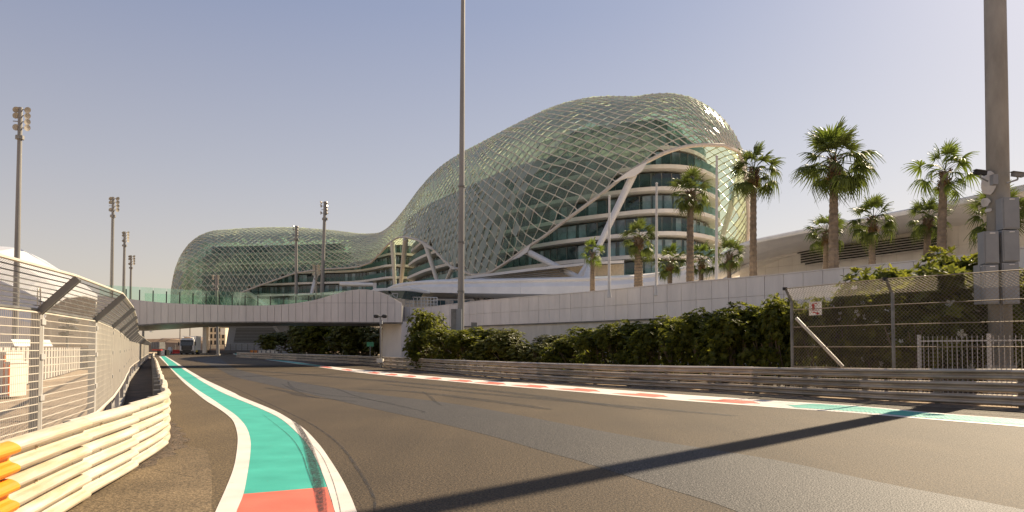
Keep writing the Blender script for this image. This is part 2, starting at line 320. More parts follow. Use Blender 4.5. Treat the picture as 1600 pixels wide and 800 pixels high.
# tyre marks and cracks
def mark_mat(name,col,dens,sc_):
    m=bpy.data.materials.new(name); m.use_nodes=True; n=m.node_tree.nodes; l=m.node_tree.links; b=n['Principled BSDF']; b.inputs['Base Color'].default_value=(*col,1); b.inputs['Roughness'].default_value=.6
    t=n.new('ShaderNodeTexCoord'); a=n.new('ShaderNodeTexNoise'); a.inputs['Scale'].default_value=sc_; a.inputs['Detail'].default_value=8; a.inputs['Roughness'].default_value=.8; l.new(t.outputs['Object'],a.inputs['Vector'])
    mr=n.new('ShaderNodeMapRange'); mr.inputs['From Min'].default_value=.35; mr.inputs['From Max'].default_value=.65; mr.inputs['To Min'].default_value=max(0,dens-.45); mr.inputs['To Max'].default_value=min(1,dens+.3); l.new(a.outputs['Fac'],mr.inputs[0]); l.new(mr.outputs[0],b.inputs['Alpha']); return m
M_TYRE=mark_mat('rubber marks',(.022,.02,.018),.42,3.0); M_SCUF=mark_mat('rubber scuffs',(.03,.028,.025),.42,26); M_CRACK=mark_mat('crack',(.02,.018,.015),.7,9)
M_STAIN=mark_mat('paler worn asphalt',(.19,.15,.10),.25,1.2)
def mark(pts,wid,m,z,name='tyre_mark'):
    c=cr([tuple(G(*p)) for p in pts],40); vs=[]
    for i,p in enumerate(c):
        a=Vector(c[max(0,i-1)]); b=Vector(c[min(39,i+1)]); d=(b-a).normalized(); nn=Vector((-d.y,d.x,0)); w_=wid*(.25+.75*math.sin(math.pi*(i+.5)/40)**.5)*.5
        vs+=[Vector((p[0],p[1],z))-nn*w_,Vector((p[0],p[1],z))+nn*w_]
    struct(MB().add(vs,[(2*i,2*i+1,2*i+3,2*i+2) for i in range(39)]).build(name,m))
mark([(585,800),(583,775),(560,735),(530,695),(490,665),(440,640),(385,615),(330,590)],.05,M_TYRE,.005)
mark([(415,606),(450,612),(470,618),(500,622)],.35,M_TYRE,.0055); mark([(440,600),(480,618),(520,624),(560,628)],.16,M_TYRE,.006)
mark([(450,596),(458,606),(500,616),(560,622),(620,632)],.14,M_TYRE,.0065); mark([(480,600),(520,606),(560,620),(650,640),(660,645)],.1,M_TYRE,.007)
mark([(560,608),(640,612),(760,626),(860,640)],.5,M_TYRE,.0075); mark([(600,600),(720,612),(900,628),(1150,650)],.55,M_TYRE,.0052)
mark([(660,612),(672,620),(680,628),(690,634)],.12,M_TYRE,.0082)
mark([(300,575),(400,580),(560,592),(760,610),(1000,640)],.7,M_TYRE,.0084)
mark([(455,655),(470,672),(482,700),(490,730),(497,760),(502,800)],.10,M_SCUF,.0145); mark([(462,662),(478,690),(488,720),(496,750),(506,810)],.16,M_SCUF,.0150)
mark([(410,648),(450,680),(470,707),(480,735),(486,752),(492,770)],.012,M_CRACK,.0155,'paint_crack'); mark([(480,690),(500,710),(517,745),(530,790),(533,820)],.008,M_CRACK,.016,'paint_crack')
mark([(220,726),(245,735),(280,742),(330,752)],.01,M_CRACK,.007,'asphalt_crack')
# soil behind the right barrier
struct(MB().add([(p[0]-.9,p[1]-.75,-.012) for p in rr]+[(p[0]+35,p[1]+30,-.012) for p in rr],[(i,i+1,61+i,60+i) for i in range(59)]).build('soil',M_SOIL))
sw=MB()
gg=[(p[0]-.9,p[1]-.75,.006) for p in rr]+[(p[0]-.1,p[1]-.1,.02) for p in rr]; struct(MB().add(gg,[(i,i+1,61+i,60+i) for i in range(59)]).build('verge',mat('kerb verge',(.16,.12,.08),.9,var=.3,scale=5,bump=.6,fine=40)))
# gap of dark soil behind the left barrier, low kerb wall under the fence
sb=[(p[0]-.12,p[1]) for p in lr]; struct(MB().add([(p[0],p[1],-.008) for p in sb]+[(p[0]-1.15,p[1]-.3,-.008) for p in sb],[(i,i+1,61+i,60+i) for i in range(59)]).build('soil_strip',M_SOIL))

struct(MB().add([(p[0]+.1,p[1]+.1,.004) for p in rr]+[(p[0]+2.6,p[1]+1.8,.004) for p in rr],[(i,i+1,61+i,60+i) for i in range(59)]).build('sunlit_soil',M_SAND))  # pale strip puts the tone of sunlit soil into the ground behind the rail
# ================================================================ ARMCO BARRIERS
def offs(path,i,d):
    a=Vector(path[max(0,i-1)][:2]); b=Vector(path[min(len(path)-1,i+1)][:2]); t=(b-a).normalized(); return Vector((t.y,-t.x))*d
_h=[(0,0),(.030,.011),(.058,.028),(.078,.048),(.086,.070),(.080,.093),(.055,.111),(.022,.124),(.006,.140),(.004,.154)]
PROF=_h+[(o,.308-z) for o,z in _h[-2::-1]]
def barrier(name,label,path,side,beam_len,mats,hfun,zfun,lap=.28,postmat=M_GREY,group=None,bolts=True,gap=.006):
    root=thing(name,label,'crash barrier',(path[0][0],path[0][1],0),0,group)
    fine=resample(path,.33); L_=[0]
    for a,b in zip(fine[:-1],fine[1:]): L_.append(L_[-1]+math.hypot(b[0]-a[0],b[1]-a[1]))
    brk=[0]
    while brk[-1]<L_[-1]-.5*beam_len(L_[-1]): brk.append(brk[-1]+beam_len(brk[-1]))
    for s in range(len(brk)-1):
        i0=min(range(len(L_)),key=lambda i:abs(L_[i]-brk[s])); i1=min(range(len(L_)),key=lambda i:abs(L_[i]-brk[s+1]-lap))
        if i1<=i0: continue
        m=mats(s)
        far=fine[i0][1]>45; st=3 if far else 1
        idx=list(range(i0,i1,st))+[i1]
        for k in range(3):
            rings=[]
            for i in idx:
                x,y=fine[i][:2]; H=hfun(y); bh=H/3; z0=zfun(y)+k*bh; f=(i-i0)/max(1,i1-i0)*3
                sc_=(bh-gap)/.308*(1-.01*f); ring=[]
                for o,z in PROF: v=offs(fine,i,side*(o+.004+.014*f)); ring.append((x+v.x,y+v.y,z0+z*sc_))
                for o,z in PROF[::-1]: v=offs(fine,i,side*(o-.008+.014*f)); ring.append((x+v.x,y+v.y,z0+z*sc_))
                rings.append(ring)
            bm=MB().sweep(rings).build('beam',m,root,smooth=False)
            if bolts and not far:
                bb=MB()
                for e_,fr in ((i1,0),(i1,1),(i0+ (i1-i0)//2,0)):
                    ii=max(i0,e_-fr); x,y=fine[ii][:2]; H=hfun(y); bh=H/3
                    v=offs(fine,ii,side*.05); u=offs(fine,ii,side*.012); q=Vector((x,y,zfun(y)+k*bh+.5*bh))
                    bb.tube(q+Vector((u.x,u.y,0)),q+Vector((v.x,v.y,0)),.010,n=6)
                bb.build('bolts',m,bm,kind='stuff')
    po=MB()
    for p in resample(path,2.0):
        i=min(range(len(fine)),key=lambda i:abs(fine[i][0]-p[0])+abs(fine[i][1]-p[1])); v=offs(fine,i,-side*.085); x,y=p[0]+v.x,p[1]+v.y
        H=hfun(y); MB().box((x,y,(zfun(y)+H)/2-.02),(.12,.15,zfun(y)+H-.06),math.atan2(v.y,v.x)).build('post',postmat,root)
    return root
def rust(name,c,d):
    m=mat(name,c,.42,metal=.05,var=.05,scale=1.3,streak=.07,col2=d,rnd=.06); return m
M_LRAIL=rust('white painted rail',(.62,.57,.48),(.52,.43,.30)); M_LRAIL2=rust('white painted rail worn',(.58,.53,.44),(.47,.37,.23)); M_ORR=rust('orange painted rail',(.80,.33,.02),(.72,.24,.015))
lrp=[tuple(p) for p in cr(LR,160)]
def lbl(s): return 1.5 if s<1 else (2.05 if s<14 else 3.9)
barrier('crash_barrier','white three rail barrier along the left track edge with an orange near end',lrp,1,lbl,lambda s:M_ORR if s<4 else (M_LRAIL2 if s%3==1 else M_LRAIL),lambda y:.87,lambda y:.015)
rrp=[tuple(p) for p in cr(RR,160)]
M_RR=[mat('bare galvanised rail '+str(i),c,.40,metal=.25,var=.16,scale=1.1,streak=.25,col2=d,rnd=.2) for i,(c,d) in enumerate([((.62,.52,.40),(.38,.31,.23)),((.54,.46,.36),(.33,.28,.21)),((.66,.55,.42),(.44,.35,.26))])]  # the steel's own colour in three tones, alternating along the barrier
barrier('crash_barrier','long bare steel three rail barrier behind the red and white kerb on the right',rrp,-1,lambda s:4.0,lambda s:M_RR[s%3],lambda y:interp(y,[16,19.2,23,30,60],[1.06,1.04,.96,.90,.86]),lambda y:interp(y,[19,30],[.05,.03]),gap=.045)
# short stub of barrier beyond the far kerb tip
sp_=[tuple(L(391,172)[:2]),tuple(L(410,168)[:2]),tuple(L(437,163)[:2])]
barrier('crash_barrier','short cream barrier at the far pit exit with an orange end',[tuple(p) for p in cr(sp_,20)],-1,lambda s:4.0,lambda s:M_ORR if s==0 else M_CREAM,lambda y:.95,lambda y:.03,bolts=False)
# ================================================================ LEFT DEBRIS FENCE
FP=[(-3.4,3.0,2.0),(-4.25,5.5,2.0),(-5.17,8.0,2.01),(-6.04,10.6,2.01),(-7.64,14,2.0),(-9.42,17.6,1.99),(-11.37,21.5,1.96),(-13.4,25.5,1.95),(-15.4,29.5,1.94)]
x,y=FP[-1][:2]
while y<104:
    y+=4.1; x=(interp(y,[30,50,80,110],[198,215,226,233])-800)/F*y; FP.append((x,y,1.92))
FP[0]=(-3.4,.9,2.0); FP.insert(1,(-3.98,3.2,2.0)); FP[2]=(-4.58,5.6,2.0)
M_WIRE=mat('cream fence wire',(.66,.60,.50),.45,metal=.1,var=.06); M_WIREB=mat('fence steel',(.36,.34,.31),.5,metal=.3,var=.1)
fr=thing('debris_fence','tall wire debris fence with inward leaning top, behind the white barrier on the left','fence',(-5,8,0))
ARMH,ARMV=.37,.38
def inward(i):
    a=Vector(FP[max(0,i-1)][:2]); b=Vector(FP[min(len(FP)-1,i+1)][:2]); t=(b-a).normalized(); return Vector((t.y,-t.x,0))
for i,(x,y,z) in enumerate(FP):
    n_=inward(i); t_=Vector((-n_.y,n_.x,0)); p0=Vector((x,y,0)); k=Vector((x,y,z)); tip=k+n_*ARMH+Vector((0,0,ARMV)); ang=math.atan2(t_.y,t_.x)
    po=MB().box(p0+Vector((0,0,z/2)),(.075,.09,z),ang); po=po.build('post',M_WIREB if i%2 else M_STEEL,fr)
    if i<14:
        MB().box(p0+t_*.075+n_*.02+Vector((0,0,z/2+.22)),(.04,.05,z-.5),ang).build('clamp_bar',M_STEEL,po)
        c_=MB()
        for q in (.62,1.05,1.5,1.88): c_.box(p0+t_*.05+n_*.035+Vector((0,0,q)),(.13,.05,.06),ang)
        c_.build('clamps',M_STEEL,po,kind='stuff')
    ar=MB(); u=(tip-k).normalized()
    for s_ in (-.03,.03): ar.prism([k+t_*(s_-.012)-u*.05,k+t_*(s_+.012)-u*.05,tip+t_*(s_+.012),tip+t_*(s_-.012)],n_*.05-Vector((0,0,.05)))
    ar.build('bracket_arm',M_MAST,fr)
    if i<9:
        lp=MB(); cc=k+n_*.05+Vector((0,0,.12)); pts=[cc+t_*(.045*math.cos(a_*math.pi/6)-.11)+Vector((0,0,.07*math.sin(a_*math.pi/6)+.05)) for a_ in range(0,7)]
        pts=[pts[0]-Vector((0,0,.13))]+pts+[pts[-1]-Vector((0,0,.13))]; lp.path(pts,.008,5); lp.build('wire_loop',M_WIRE,fr)
thin=MB(); thinT=MB(); nb_=0
for i in range(len(FP)-1):
    A=Vector(FP[i]); B=Vector(FP[i+1]); nA=inward(i); nB=inward(i+1); near=i<7; y=A.y
    zA,zB=FP[i][2],FP[i+1][2]; d=(B-A); d.z=0; ln=d.length
    zb=.66
    nh=17 if near else (13 if y<60 else 8)
    for k in range(nh):
        f=k/(nh-1); r=.011 if f in (0,1) else .006
        a=Vector((A.x,A.y,zb+(zA-.03-zb)*f)); b=Vector((B.x,B.y,zb+(zB-.03-zb)*f)); 
        if k==0: a,b=a+nA*.03,b+nB*.03; r=.022
        MB().tube(a+nA*.04,b+nB*.04,r,n=5).build('fence_bar',M_WIRE,fr) if i<9 else thinT.tube(a+nA*.04,b+nB*.04,r,n=4)
    # top edge rail, dark rail at the kink, overhang bars
    ua=nA*ARMH+Vector((0,0,ARMV)); ub=nB*ARMH+Vector((0,0,ARMV))
    MB().tube(A+ua,B+ub,.018,n=6).build('top_rail',M_WIRE,fr); MB().tube(A+nA*.02,B+nB*.02,.018,n=5).build('kink_rail',M_GREY,fr)
    no=9 if near else 6
    for k in range(1,no):
        f=k/no
        MB().tube(A+ua*f,B+ub*f,.007,n=4).build('overhang_bar',M_GREY,fr) if i<9 else thinT.tube(A+ua*f,B+ub*f,.007,n=4)
    nv=int(ln/(.045 if y<16 else (.09 if y<30 else .3)))
    for k in range(1,nv):
        f=k/nv; p=A.lerp(B,f); n2=nA.lerp(nB,f); r=.0022 if y<16 else (.003 if y<30 else .006)
        thin.tube(Vector((p.x,p.y,zb))+n2*.045,Vector((p.x,p.y,p.z-.03))+n2*.045,r,n=3,cap=False)
        uu=ua.lerp(ub,f); thin.tube(p,p+uu,r,n=3,cap=False)
thin.build('fine_wire',M_WIRE,fr,kind='stuff'); thinT.build('far_bars',M_WIRE,fr,kind='stuff')
# low concrete footing under the far run of the fence
mb=MB()
for i in range(5,len(FP)-1):
    a=Vector(FP[i]); b=Vector(FP[i+1]); m_=(a+b)/2; d=b-a
    mb=MB().box((m_.x-.05,m_.y,.06),(Vector((d.x,d.y)).length-.02,.22,.16),math.atan2(d.y,d.x)); mb.build('footing',M_CONC,fr)
# ================================================================ RIGHT CHAIN-LINK FENCE
cf=thing('chain_link_fence','brown chain link fence with angled post tops behind the right barrier','fence',(10,25,0))
M_CL=mat('chain link',(.30,.235,.16),.5,metal=.4,var=.1)
CP=[Vector((9.7,25.5,3.23)),Vector((11.55,22.3,3.27)),Vector((14.4,18.6,3.25)),Vector((17.2,14.9,3.25))]
cn=Vector((-.87,-.5,0)); TIP=Vector((-.26,-.1,.40))
for i,p in enumerate(CP):
    MB().tube((p.x,p.y,0),p,.052,n=10).build('post',M_GREY,cf,smooth=False); MB().box(p+TIP*.5,(.07,.07,.5),Matrix.Rotation(-.62,3,Vector((cn.y,-cn.x,0)))).build('angled_arm',M_GREY,cf)
    MB().box(p+TIP,(.13,.1,.1)).build('arm_cap',M_DARK,cf)
for i in range(3):
    a,b=CP[i],CP[i+1]
    for z in (.15,.95,1.62,2.3,2.9): MB().tube((a.x,a.y,z),(b.x,b.y,z),.014,n=5).build('line_wire',M_CL,cf)
    MB().tube(a+TIP,b+TIP,.016,n=5).build('line_wire',M_CL,cf)
cm=MB(); s=.115; H=3.25
for i in range(3):
    a,b=CP[i],CP[i+1]; d=Vector((b.x-a.x,b.y-a.y,0)); ln=d.length; d.normalize()
    HH=H+.46; k=int((ln+HH)/s)
    def pt(u,v):
        if v<=H: return Vector((a.x,a.y,0))+d*u+Vector((0,0,v))
        f=(v-H)/.46; return Vector((a.x,a.y,H))+d*u+TIP*f
    for j in range(k):
        for sg in (0,1):
            u0=j*s-HH; v0=0; u1=j*s; v1=HH
            if u0<0: v0=-u0*1.0; u0=0
            if u1>ln: v1=HH-(u1-ln); u1=ln
            if v1<=v0+.02: continue
            A_=(u0,v0); B_=(u1,v1)
            cuts=[A_]+([(u0+(H-v0),H)] if v0<H<v1 else [])+[B_]
            for q,r in zip(cuts[:-1],cuts[1:]):
                if sg: cm.tube(pt(q[0],q[1]),pt(r[0],r[1]),.0052,n=3,cap=False)
                else: cm.tube(pt(ln-q[0],q[1])+cn*.01,pt(ln-r[0],r[1])+cn*.01,.0052,n=3,cap=False)
cm.build('wire_mesh',M_CL,cf,kind='stuff')
MB().tube(P(1244,497,25.3),P(1317,573,24.0),.055,n=8).build('brace',mat('pale brace',(.62,.56,.46),.5),cf)
# fire extinguisher sign on the fence
sg=thing('sign','small white sign with a red fire extinguisher pictogram, wired to the chain link fence','sign',P(1275.5,482,24.9))
q=P(1275.5,482,24.9); dd=(CP[1]-CP[0]).normalized(); nn=Vector((-.87,-.5,0)).normalized(); rt=Vector((dd.x,dd.y,0)).normalized()
nn=Vector((rt.y,-rt.x,0)); nn=nn if nn.y<0 else -nn
def onsign(u,v,w_,h_,dep,rot=0): 
    c=q+rt*u+Vector((0,0,v))+nn*dep; M=Matrix((rt,nn,Vector((0,0,1)))).transposed()@Matrix.Rotation(rot,3,'Y'); return c,(w_,.004,h_),M
M_SW=mat('sign white',(.85,.83,.8),.4); M_SR=mat('sign red',(.55,.02,.015),.4)
c_,d_,M_=onsign(0,0,.50,.46,.05); MB().box(c_,(.50,.012,.46),M_).build('plate',M_SW,sg)
mb=MB()
mb.box(*onsign(-.07,.045,.095,.18,.06)); mb.box(*onsign(-.07,.15,.05,.04,.06)); mb.box(*onsign(.03,.165,.12,.025,.06,R(8))); mb.box(*onsign(-.12,.12,.02,.08,.06,R(10)))
mb.build('extinguisher_pictogram',M_SR,sg)
mb=MB(); mb.box(*onsign(0,-.145,.2,.035,.06,R(14))); 
c0=q+rt*.10+Vector((0,0,-.17))+nn*.06; mb.prism([c0+rt*.07-Vector((0,0,.02)),c0-rt*.03+Vector((0,0,.05)),c0-rt*.05-Vector((0,0,.045))],nn*.004); mb.build('arrow',M_SR,sg)
mb=MB(); mb.box(*onsign(-.02,-.065,.30,.02,.06)); mb.build('lettering_line',mat('sign grey text',(.5,.25,.22),.5),sg)
for u in(-.2,.2): MB().tube(q+rt*u+nn*.06+Vector((0,0,.21)),q+rt*u-nn*.03+Vector((0,0,.21)),.006,n=5).build('wire_tie',M_GREY,sg)
# picket railing behind it
pr=thing('picket_railing','grey steel picket railing behind the chain link fence, in front of the floodlight mast','fence',L(1436,25.5))
a=L(1436,25.5); b=L(1545,23.2); dirn=(b-a)/1.0; e_=a+dirn*1.9
n_=int((e_-a).length/.17)
for k in range(n_):
    p=a+(e_-a)*k/n_; h=1.98; MB().tube(p,p+Vector((0,0,h)),.013,.011,n=5).build('picket',M_STEEL,pr)
for z in (1.82,.3): MB().box((a+e_)/2+Vector((0,0,z)),((e_-a).length,.03,.045),math.atan2(dirn.y,dirn.x)).build('rail',M_STEEL,pr)
for k in (0,1,1.9): p=a+dirn*k; MB().box(p+Vector((0,0,1.02)),(.09,.09,2.04),.3).build('post',M_STEEL,pr)
# ================================================================ WHITE PANELLED WALL + TERRACE
WP=[(1700,26.5),(1640,28.6),(1545,31.7),(1400,35.1),(1240,40),(1100,44.7),(920,53.5),(760,63),(700,68.6),(660,70.4),(628,70.8),(596,72.5)]
wl=resample([tuple(L(px,D))[:2] for px,D in [(WP[0])]+WP[1:]],1.2)
WTOP=5.6
wall=thing('panelled_wall','long white panelled retaining wall behind the hedge, below the palm terrace','wall',L(1100,44.7))
def topz(i):
    p=wl[i]; px=pix((p[0],p[1],5))[0]; return interp(px,[596,640,670,700,740,800],[5.62,5.40,5.42,5.55,5.62,5.62])
core=MB(); n_=len(wl)
def woff(i,d): 
    v=offs(wl,i,d); return v if v.y>0 else v   # direction away from the track
sgn=1 if offs(wl,5,1).y>0 else -1
def wp(i,d,z): v=offs(wl,i,sgn*d); return Vector((wl[i][0]+v.x,wl[i][1]+v.y,z))
core.sweep([[wp(i,.10,0),wp(i,.10,topz(i)-.03),wp(i,.45,topz(i)-.03),wp(i,.45,0)] for i in range(n_)])
core.build('plaster_base',M_CREAM,wall)
ledge=MB(); ledge.sweep([[wp(i,-.02,3.42),wp(i,-.02,3.50),wp(i,.12,3.50),wp(i,.12,3.42)] for i in range(n_)]); ledge.build('drip_ledge',M_GREY,wall)
rp_=random.Random(5)
for i in range(n_-1):
    px=pix((wl[i][0],wl[i][1],3))[0]
    rows=[(3.52,4.52),(4.54,None)]
    if px<730: rows=[(.1,1.1),(1.12,2.3),(2.32,3.40)]+rows
    for z0,z1 in rows:
        a,b=wp(i,0,0),wp(i+1,0,0); a2,b2=wp(i,.09,0),wp(i+1,.09,0); g=.012; a_=a.lerp(b,g); b_=a.lerp(b,1-g); a2=a2+(a_-a); b2=b2+(b_-b); j=rp_.uniform(-.006,.006)
        nn_=Vector((a2-a_)).normalized()*j
        za,zb=(z1,z1) if z1 else (topz(i),topz(i+1))
        m=MB().add([a_+nn_+Vector((0,0,z0)),b_+nn_+Vector((0,0,z0)),b_+nn_+Vector((0,0,zb)),a_+nn_+Vector((0,0,za)),a2+Vector((0,0,z0)),b2+Vector((0,0,z0)),b2+Vector((0,0,zb)),a2+Vector((0,0,za))],[(0,1,2,3),(5,4,7,6),(0,4,5,1),(3,2,6,7),(0,3,7,4),(1,5,6,2)])
        m.build('panel',M_PANEL,wall)
cp=MB(); cp.sweep([[wp(i,-.03,topz(i)+.01),wp(i,-.03,topz(i)+.07),wp(i,.48,topz(i)+.07),wp(i,.48,topz(i)+.01)] for i in range(n_)]); cp.build('coping',M_PANEL,wall)
# terrace behind the wall
tp=[wp(i,.46,5.0) for i in range(n_)]; tb=[p+Vector((26,34,0)) for p in tp]
M_TERR=mat('terrace paving',(.66,.62,.57),.85,var=.1,scale=.6)
struct(MB().add(tp+tb,[(i,i+1,n_+i+1,n_+i) for i in range(n_-1)]).build('terrace',M_TERR))
# ================================================================ FOOTBRIDGE
br=thing('footbridge','pale panelled footbridge over the track with a green glass balustrade','bridge',L(400,66))
def brD(px): return interp(px,[150,628],[55.5,66.5])
BT=[(150,461.5),(193,466),(230,470.5),(272,474),(330,476),(400,477.5),(450,475),(490,469),(520,460.5),(545,454),(562,452),(580,453),(600,458),(615,466),(628,476)]
BB=[(150,511),(193,508.5),(220,507),(250,504.8),(300,503.2),(400,502.3),(628,503.5)]
def bT(px): return P(px,interp(px,[p[0] for p in BTc],[p[1] for p in BTc]),brD(px))
BTc=cr(BT,80)
def bB(px): return P(px,interp(px,[p[0] for p in BB],[p[1] for p in BB]),brD(px))
DEP=Vector((-.8,9,0))  # deck stretched backwards out of view to widen its shadow on the track
pxs=[152+ (628-152)*k/43 for k in range(44)]
cr_=MB(); cr_.sweep([[bB(x)+Vector((0,.07,.02)),bT(x)+Vector((0,.07,-.02)),bT(x)+DEP+Vector((0,0,-.02)),bB(x)+DEP+Vector((0,0,.02))] for x in pxs]); cr_.build('deck',M_GREY,br)
for i in range(43):
    a,b=pxs[i]+.25,pxs[i+1]-.25
    segs=[(bB,bT)]
    if pxs[i]>=480:
        mz=lambda x:P(x,473.5,brD(x)); segs=[(bB,mz),(mz,bT)]
        if bT(a).z<mz(a).z+.06: segs=[(bB,bT)]
    for lo_,hi_ in segs:
        o=Vector((0,0,.02)) if lo_ is not bB else Vector((0,0,0))
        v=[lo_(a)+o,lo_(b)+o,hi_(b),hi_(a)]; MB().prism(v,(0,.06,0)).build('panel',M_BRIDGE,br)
MB().sweep([[bB(x)+Vector((0,.02,-.10)),bB(x)+Vector((0,.02,-.005)),bB(x)+DEP+Vector((0,0,-.005)),bB(x)+DEP+Vector((0,0,-.10))] for x in pxs]).build('soffit',M_GREY,br)
M_BGL=glassmat('green balustrade glass',(.86,.97,.92),(.50,.66,.58),.05,.10,var=.5,trl=.5,trlc=(.75,.88,.76))
def gtop(px): return interp(px,[150,200,260,320,400,440,470,500,520,545,556],[444.5,447,450.5,454,457.5,458.5,459,457,455,453.2,452])
gx=[152]; 
while gx[-1]<540: gx.append(gx[-1]+21.5-(.006*(gx[-1]-152)))
gO=Vector((0,.25,0))
for i in range(len(gx)-1):
    a,b=gx[i]+.5,gx[i+1]-.5
    for off in (gO,DEP-gO):
        MB().prism([bT(a)+off-Vector((0,0,.02)),bT(b)+off-Vector((0,0,.02)),P(b,gtop(b),brD(b))+off,P(a,gtop(a),brD(a))+off],(0,.02,0)).build('glass_pane',M_BGL,br)
    if i: 
        pz=P(gx[i],gtop(gx[i])+4.5,brD(gx[i])); MB().box((bT(gx[i])+pz)/2+gO+Vector((0,-.05,0)),(.07,.05,abs(pz.z-bT(gx[i]).z))).build('post',M_CABLE,br)
# bridge head pier on the right
MB().prism([L(598,68.2),L(627,67.6),L(627,67.6)+Vector((1,2,0)),L(598,68.2)+Vector((1,2,0))],(0,0,4.0)).build('pier',M_PANEL,br)
# ================================================================ SWEEPING CANOPY AND RIGHT-HAND HALL
T=[(598,455,89),(606,450,88),(625,443.5,86),(670,439.5,84),(760,438,82),(850,436,80),(930,434,79),(990,431,78),(1040,424.5,76),(1090,411,74),(1130,396,71),(1170,378,67),(1240,362.5,62),(1320,347,57),(1400,332,52),(1470,318,48),(1545,302.5,44),(1660,278,38)]
Mi=[(600,457,88.6),(608,456,87.5),(628,456,85.4),(670,457,83.2),(760,458.5,81.2),(850,459.5,79.2),(930,459,78.2),(990,455,77.2),(1040,448,75.4),(1090,437,74),(1130,424,72),(1170,402,69.5),(1240,380,66),(1320,365,61.5),(1400,350,57),(1470,338,53),(1545,325,49),(1660,305,43)]
S=[(602,458,92),(612,460,91),(632,462,89),(670,464,87),(760,465,85),(850,466,83),(930,465,82),(990,462,81),(1040,456,80),(1090,447,80),(1130,438,79),(1170,424,77),(1240,399,73),(1320,384,69),(1400,368,64.5),(1470,357,60.5),(1545,346,56),(1660,330,50)]
NN=90
def P3(l): return [P(*p) for p in cr(l,NN)]
pT,pM,pS=P3(T),P3(Mi),P3(S)
hall=thing('terminal_hall','white hall with a long sweeping roof edge and dark wall louvres behind the palms','building',L(1240,62))
cz=MB()
secs=[]
for i in range(NN):
    t,m,s_=pT[i],pM[i],pS[i]; lip=.28; bulge=Vector((0,-.35,0)) if i<45 else Vector((0,-.15,0))
    back=t+(s_-t)*1.0; back.z=t.z+.5
    secs.append([back+Vector((.6,2.5,.2)),t+Vector((0,.4,.12)),t+Vector((0,.02,.02)),t+Vector((0,-.04,-lip*.5)),t+Vector((0,.1,-lip)),t.lerp(m,.5)+bulge*(.6),m,s_,s_+Vector((.6,2.5,0))])
# split into panels along the sweep so that the joints show
for a_ in range(0,NN-1,6):
    b_=min(NN-1,a_+6); 
    if b_<=a_: continue
    ss=[[Vector(v) for v in r] for r in secs[a_:b_+1]]
    if len(ss)>1:
        nx=[v+(w_-v)*.012 for v,w_ in zip(ss[0],ss[1])]; ss[0]=nx
    cz=MB().sweep(ss); cz.build('roof_panel',M_WHITE,hall,smooth=False)
# hall wall and louvres (under the right part of the roof)
wls=[i for i in range(NN) if pix(pS[i])[0]>=1150]; Wl=[(pS[i].x,pS[i].y,pS[i].z) for i in wls]
Wr=resample(Wl,1.5)
zz=[5.0,6.6,8.2,9.8,11.4,13,14.6]
def wz(k): return Wr[k][2]
MB().sweep([[Vector((p[0]+.1,p[1]+.3,4.9)),Vector((p[0]+.1,p[1]+.3,p[2]+.6)),Vector((p[0]+.3,p[1]+.9,p[2]+.6)),Vector((p[0]+.3,p[1]+.9,4.9))] for p in Wr]).build('wall',M_CREAM,hall)
for k in range(len(Wr)-1):
    a,b=Vector(Wr[k]),Vector(Wr[k+1])
    for z0,z1 in zip(zz[:-1],zz[1:]):
        if z0>max(a.z,b.z)+.1: continue
        t0,t1=min(z1-.02,a.z+.3),min(z1-.02,b.z+.3)
        if min(t0,t1)<z0+.15: continue
        A=a.lerp(b,.008); B=a.lerp(b,.992)
        MB().prism([Vector((A.x,A.y,z0)),Vector((B.x,B.y,z0)),Vector((B.x,B.y,t1)),Vector((A.x,A.y,t0))],(.05,.12,0)).build('wall_panel',M_WHITE,hall)
lv0=[(1246,394),(1290,387),(1340,381),(1400,373),(1468,364)]
for k in range(6):
    pts=[]
    for px,py in cr(lv0,24):
        if px<1246+k*1.2: continue
        D=interp(px,[1240,1320,1400,1470],[72.2,68.2,63.7,59.7]); pts.append((px,py+k*3.9,D))
    MB().sweep([[P(px,py,D-.25),P(px,py+2.1,D-.30),P(px,py+2.1,D+.2),P(px,py,D+.2)] for px,py,D in pts]).build('louvre',M_DARK,hall)
    MB().sweep([[P(px,py+2.1,D-.36),P(px,py+3.2,D-.5),P(px,py+3.6,D+.2),P(px,py+2.1,D+.2)] for px,py,D in pts]).build('louvre_blade',M_WHITE,hall)
# curved white rib under the roof
MB().sweep([[P(px,py-2.0,D),P(px,py-2.0,D+.6),P(px,py+2.0,D+.6),P(px,py+2.0,D)] for px,py,D in cr([(1100,452,72),(1120,443,72),(1140,430,72),(1160,418,72.5),(1180,409,72.3),(1210,402,72),(1245,396,71.5)],24)]).build('rib',M_WHITE,hall)
# columns and wall under the canopy ring
M_BUFF=mat('buff wall',(.70,.60,.46),.8,var=.08)
cols=MB()
for px,D in [(666,87),(815,84),(836,86)]:
    b_=L(px,D,4.9); MB().tube(b_,(b_.x,b_.y,P(px,463,D).z),.75 if px==666 else .5,n=16).build('column',M_CREAM,hall,smooth=False)
for (x0,x1) in [((742,466),(754,476)),((762,478),(752,466)),((766,478),(774,466)),((786,464),(779,476))]:
    a=P(x0[0],463,86); b=P(x1[0],482,86); MB().tube(a,b,.28,n=6).build('v_column',M_GREY,hall)
mb=MB()
pp=[(600,99),(700,97),(800,94),(900,92),(1000,91),(1130,88)]
for (a,b) in zip(pp[:-1],pp[1:]):
    A,B=L(*a,4.9),L(*b,4.9); MB().prism([A,B,Vector((B.x,B.y,8.2)),Vector((A.x,A.y,8.2))],(0,.4,0)).build('rear_wall',M_BUFF,hall)
M_TGLASS=mat('blue tinted glazing',(.10,.16,.17),.08,var=.2,spec=.9,scale=.4)
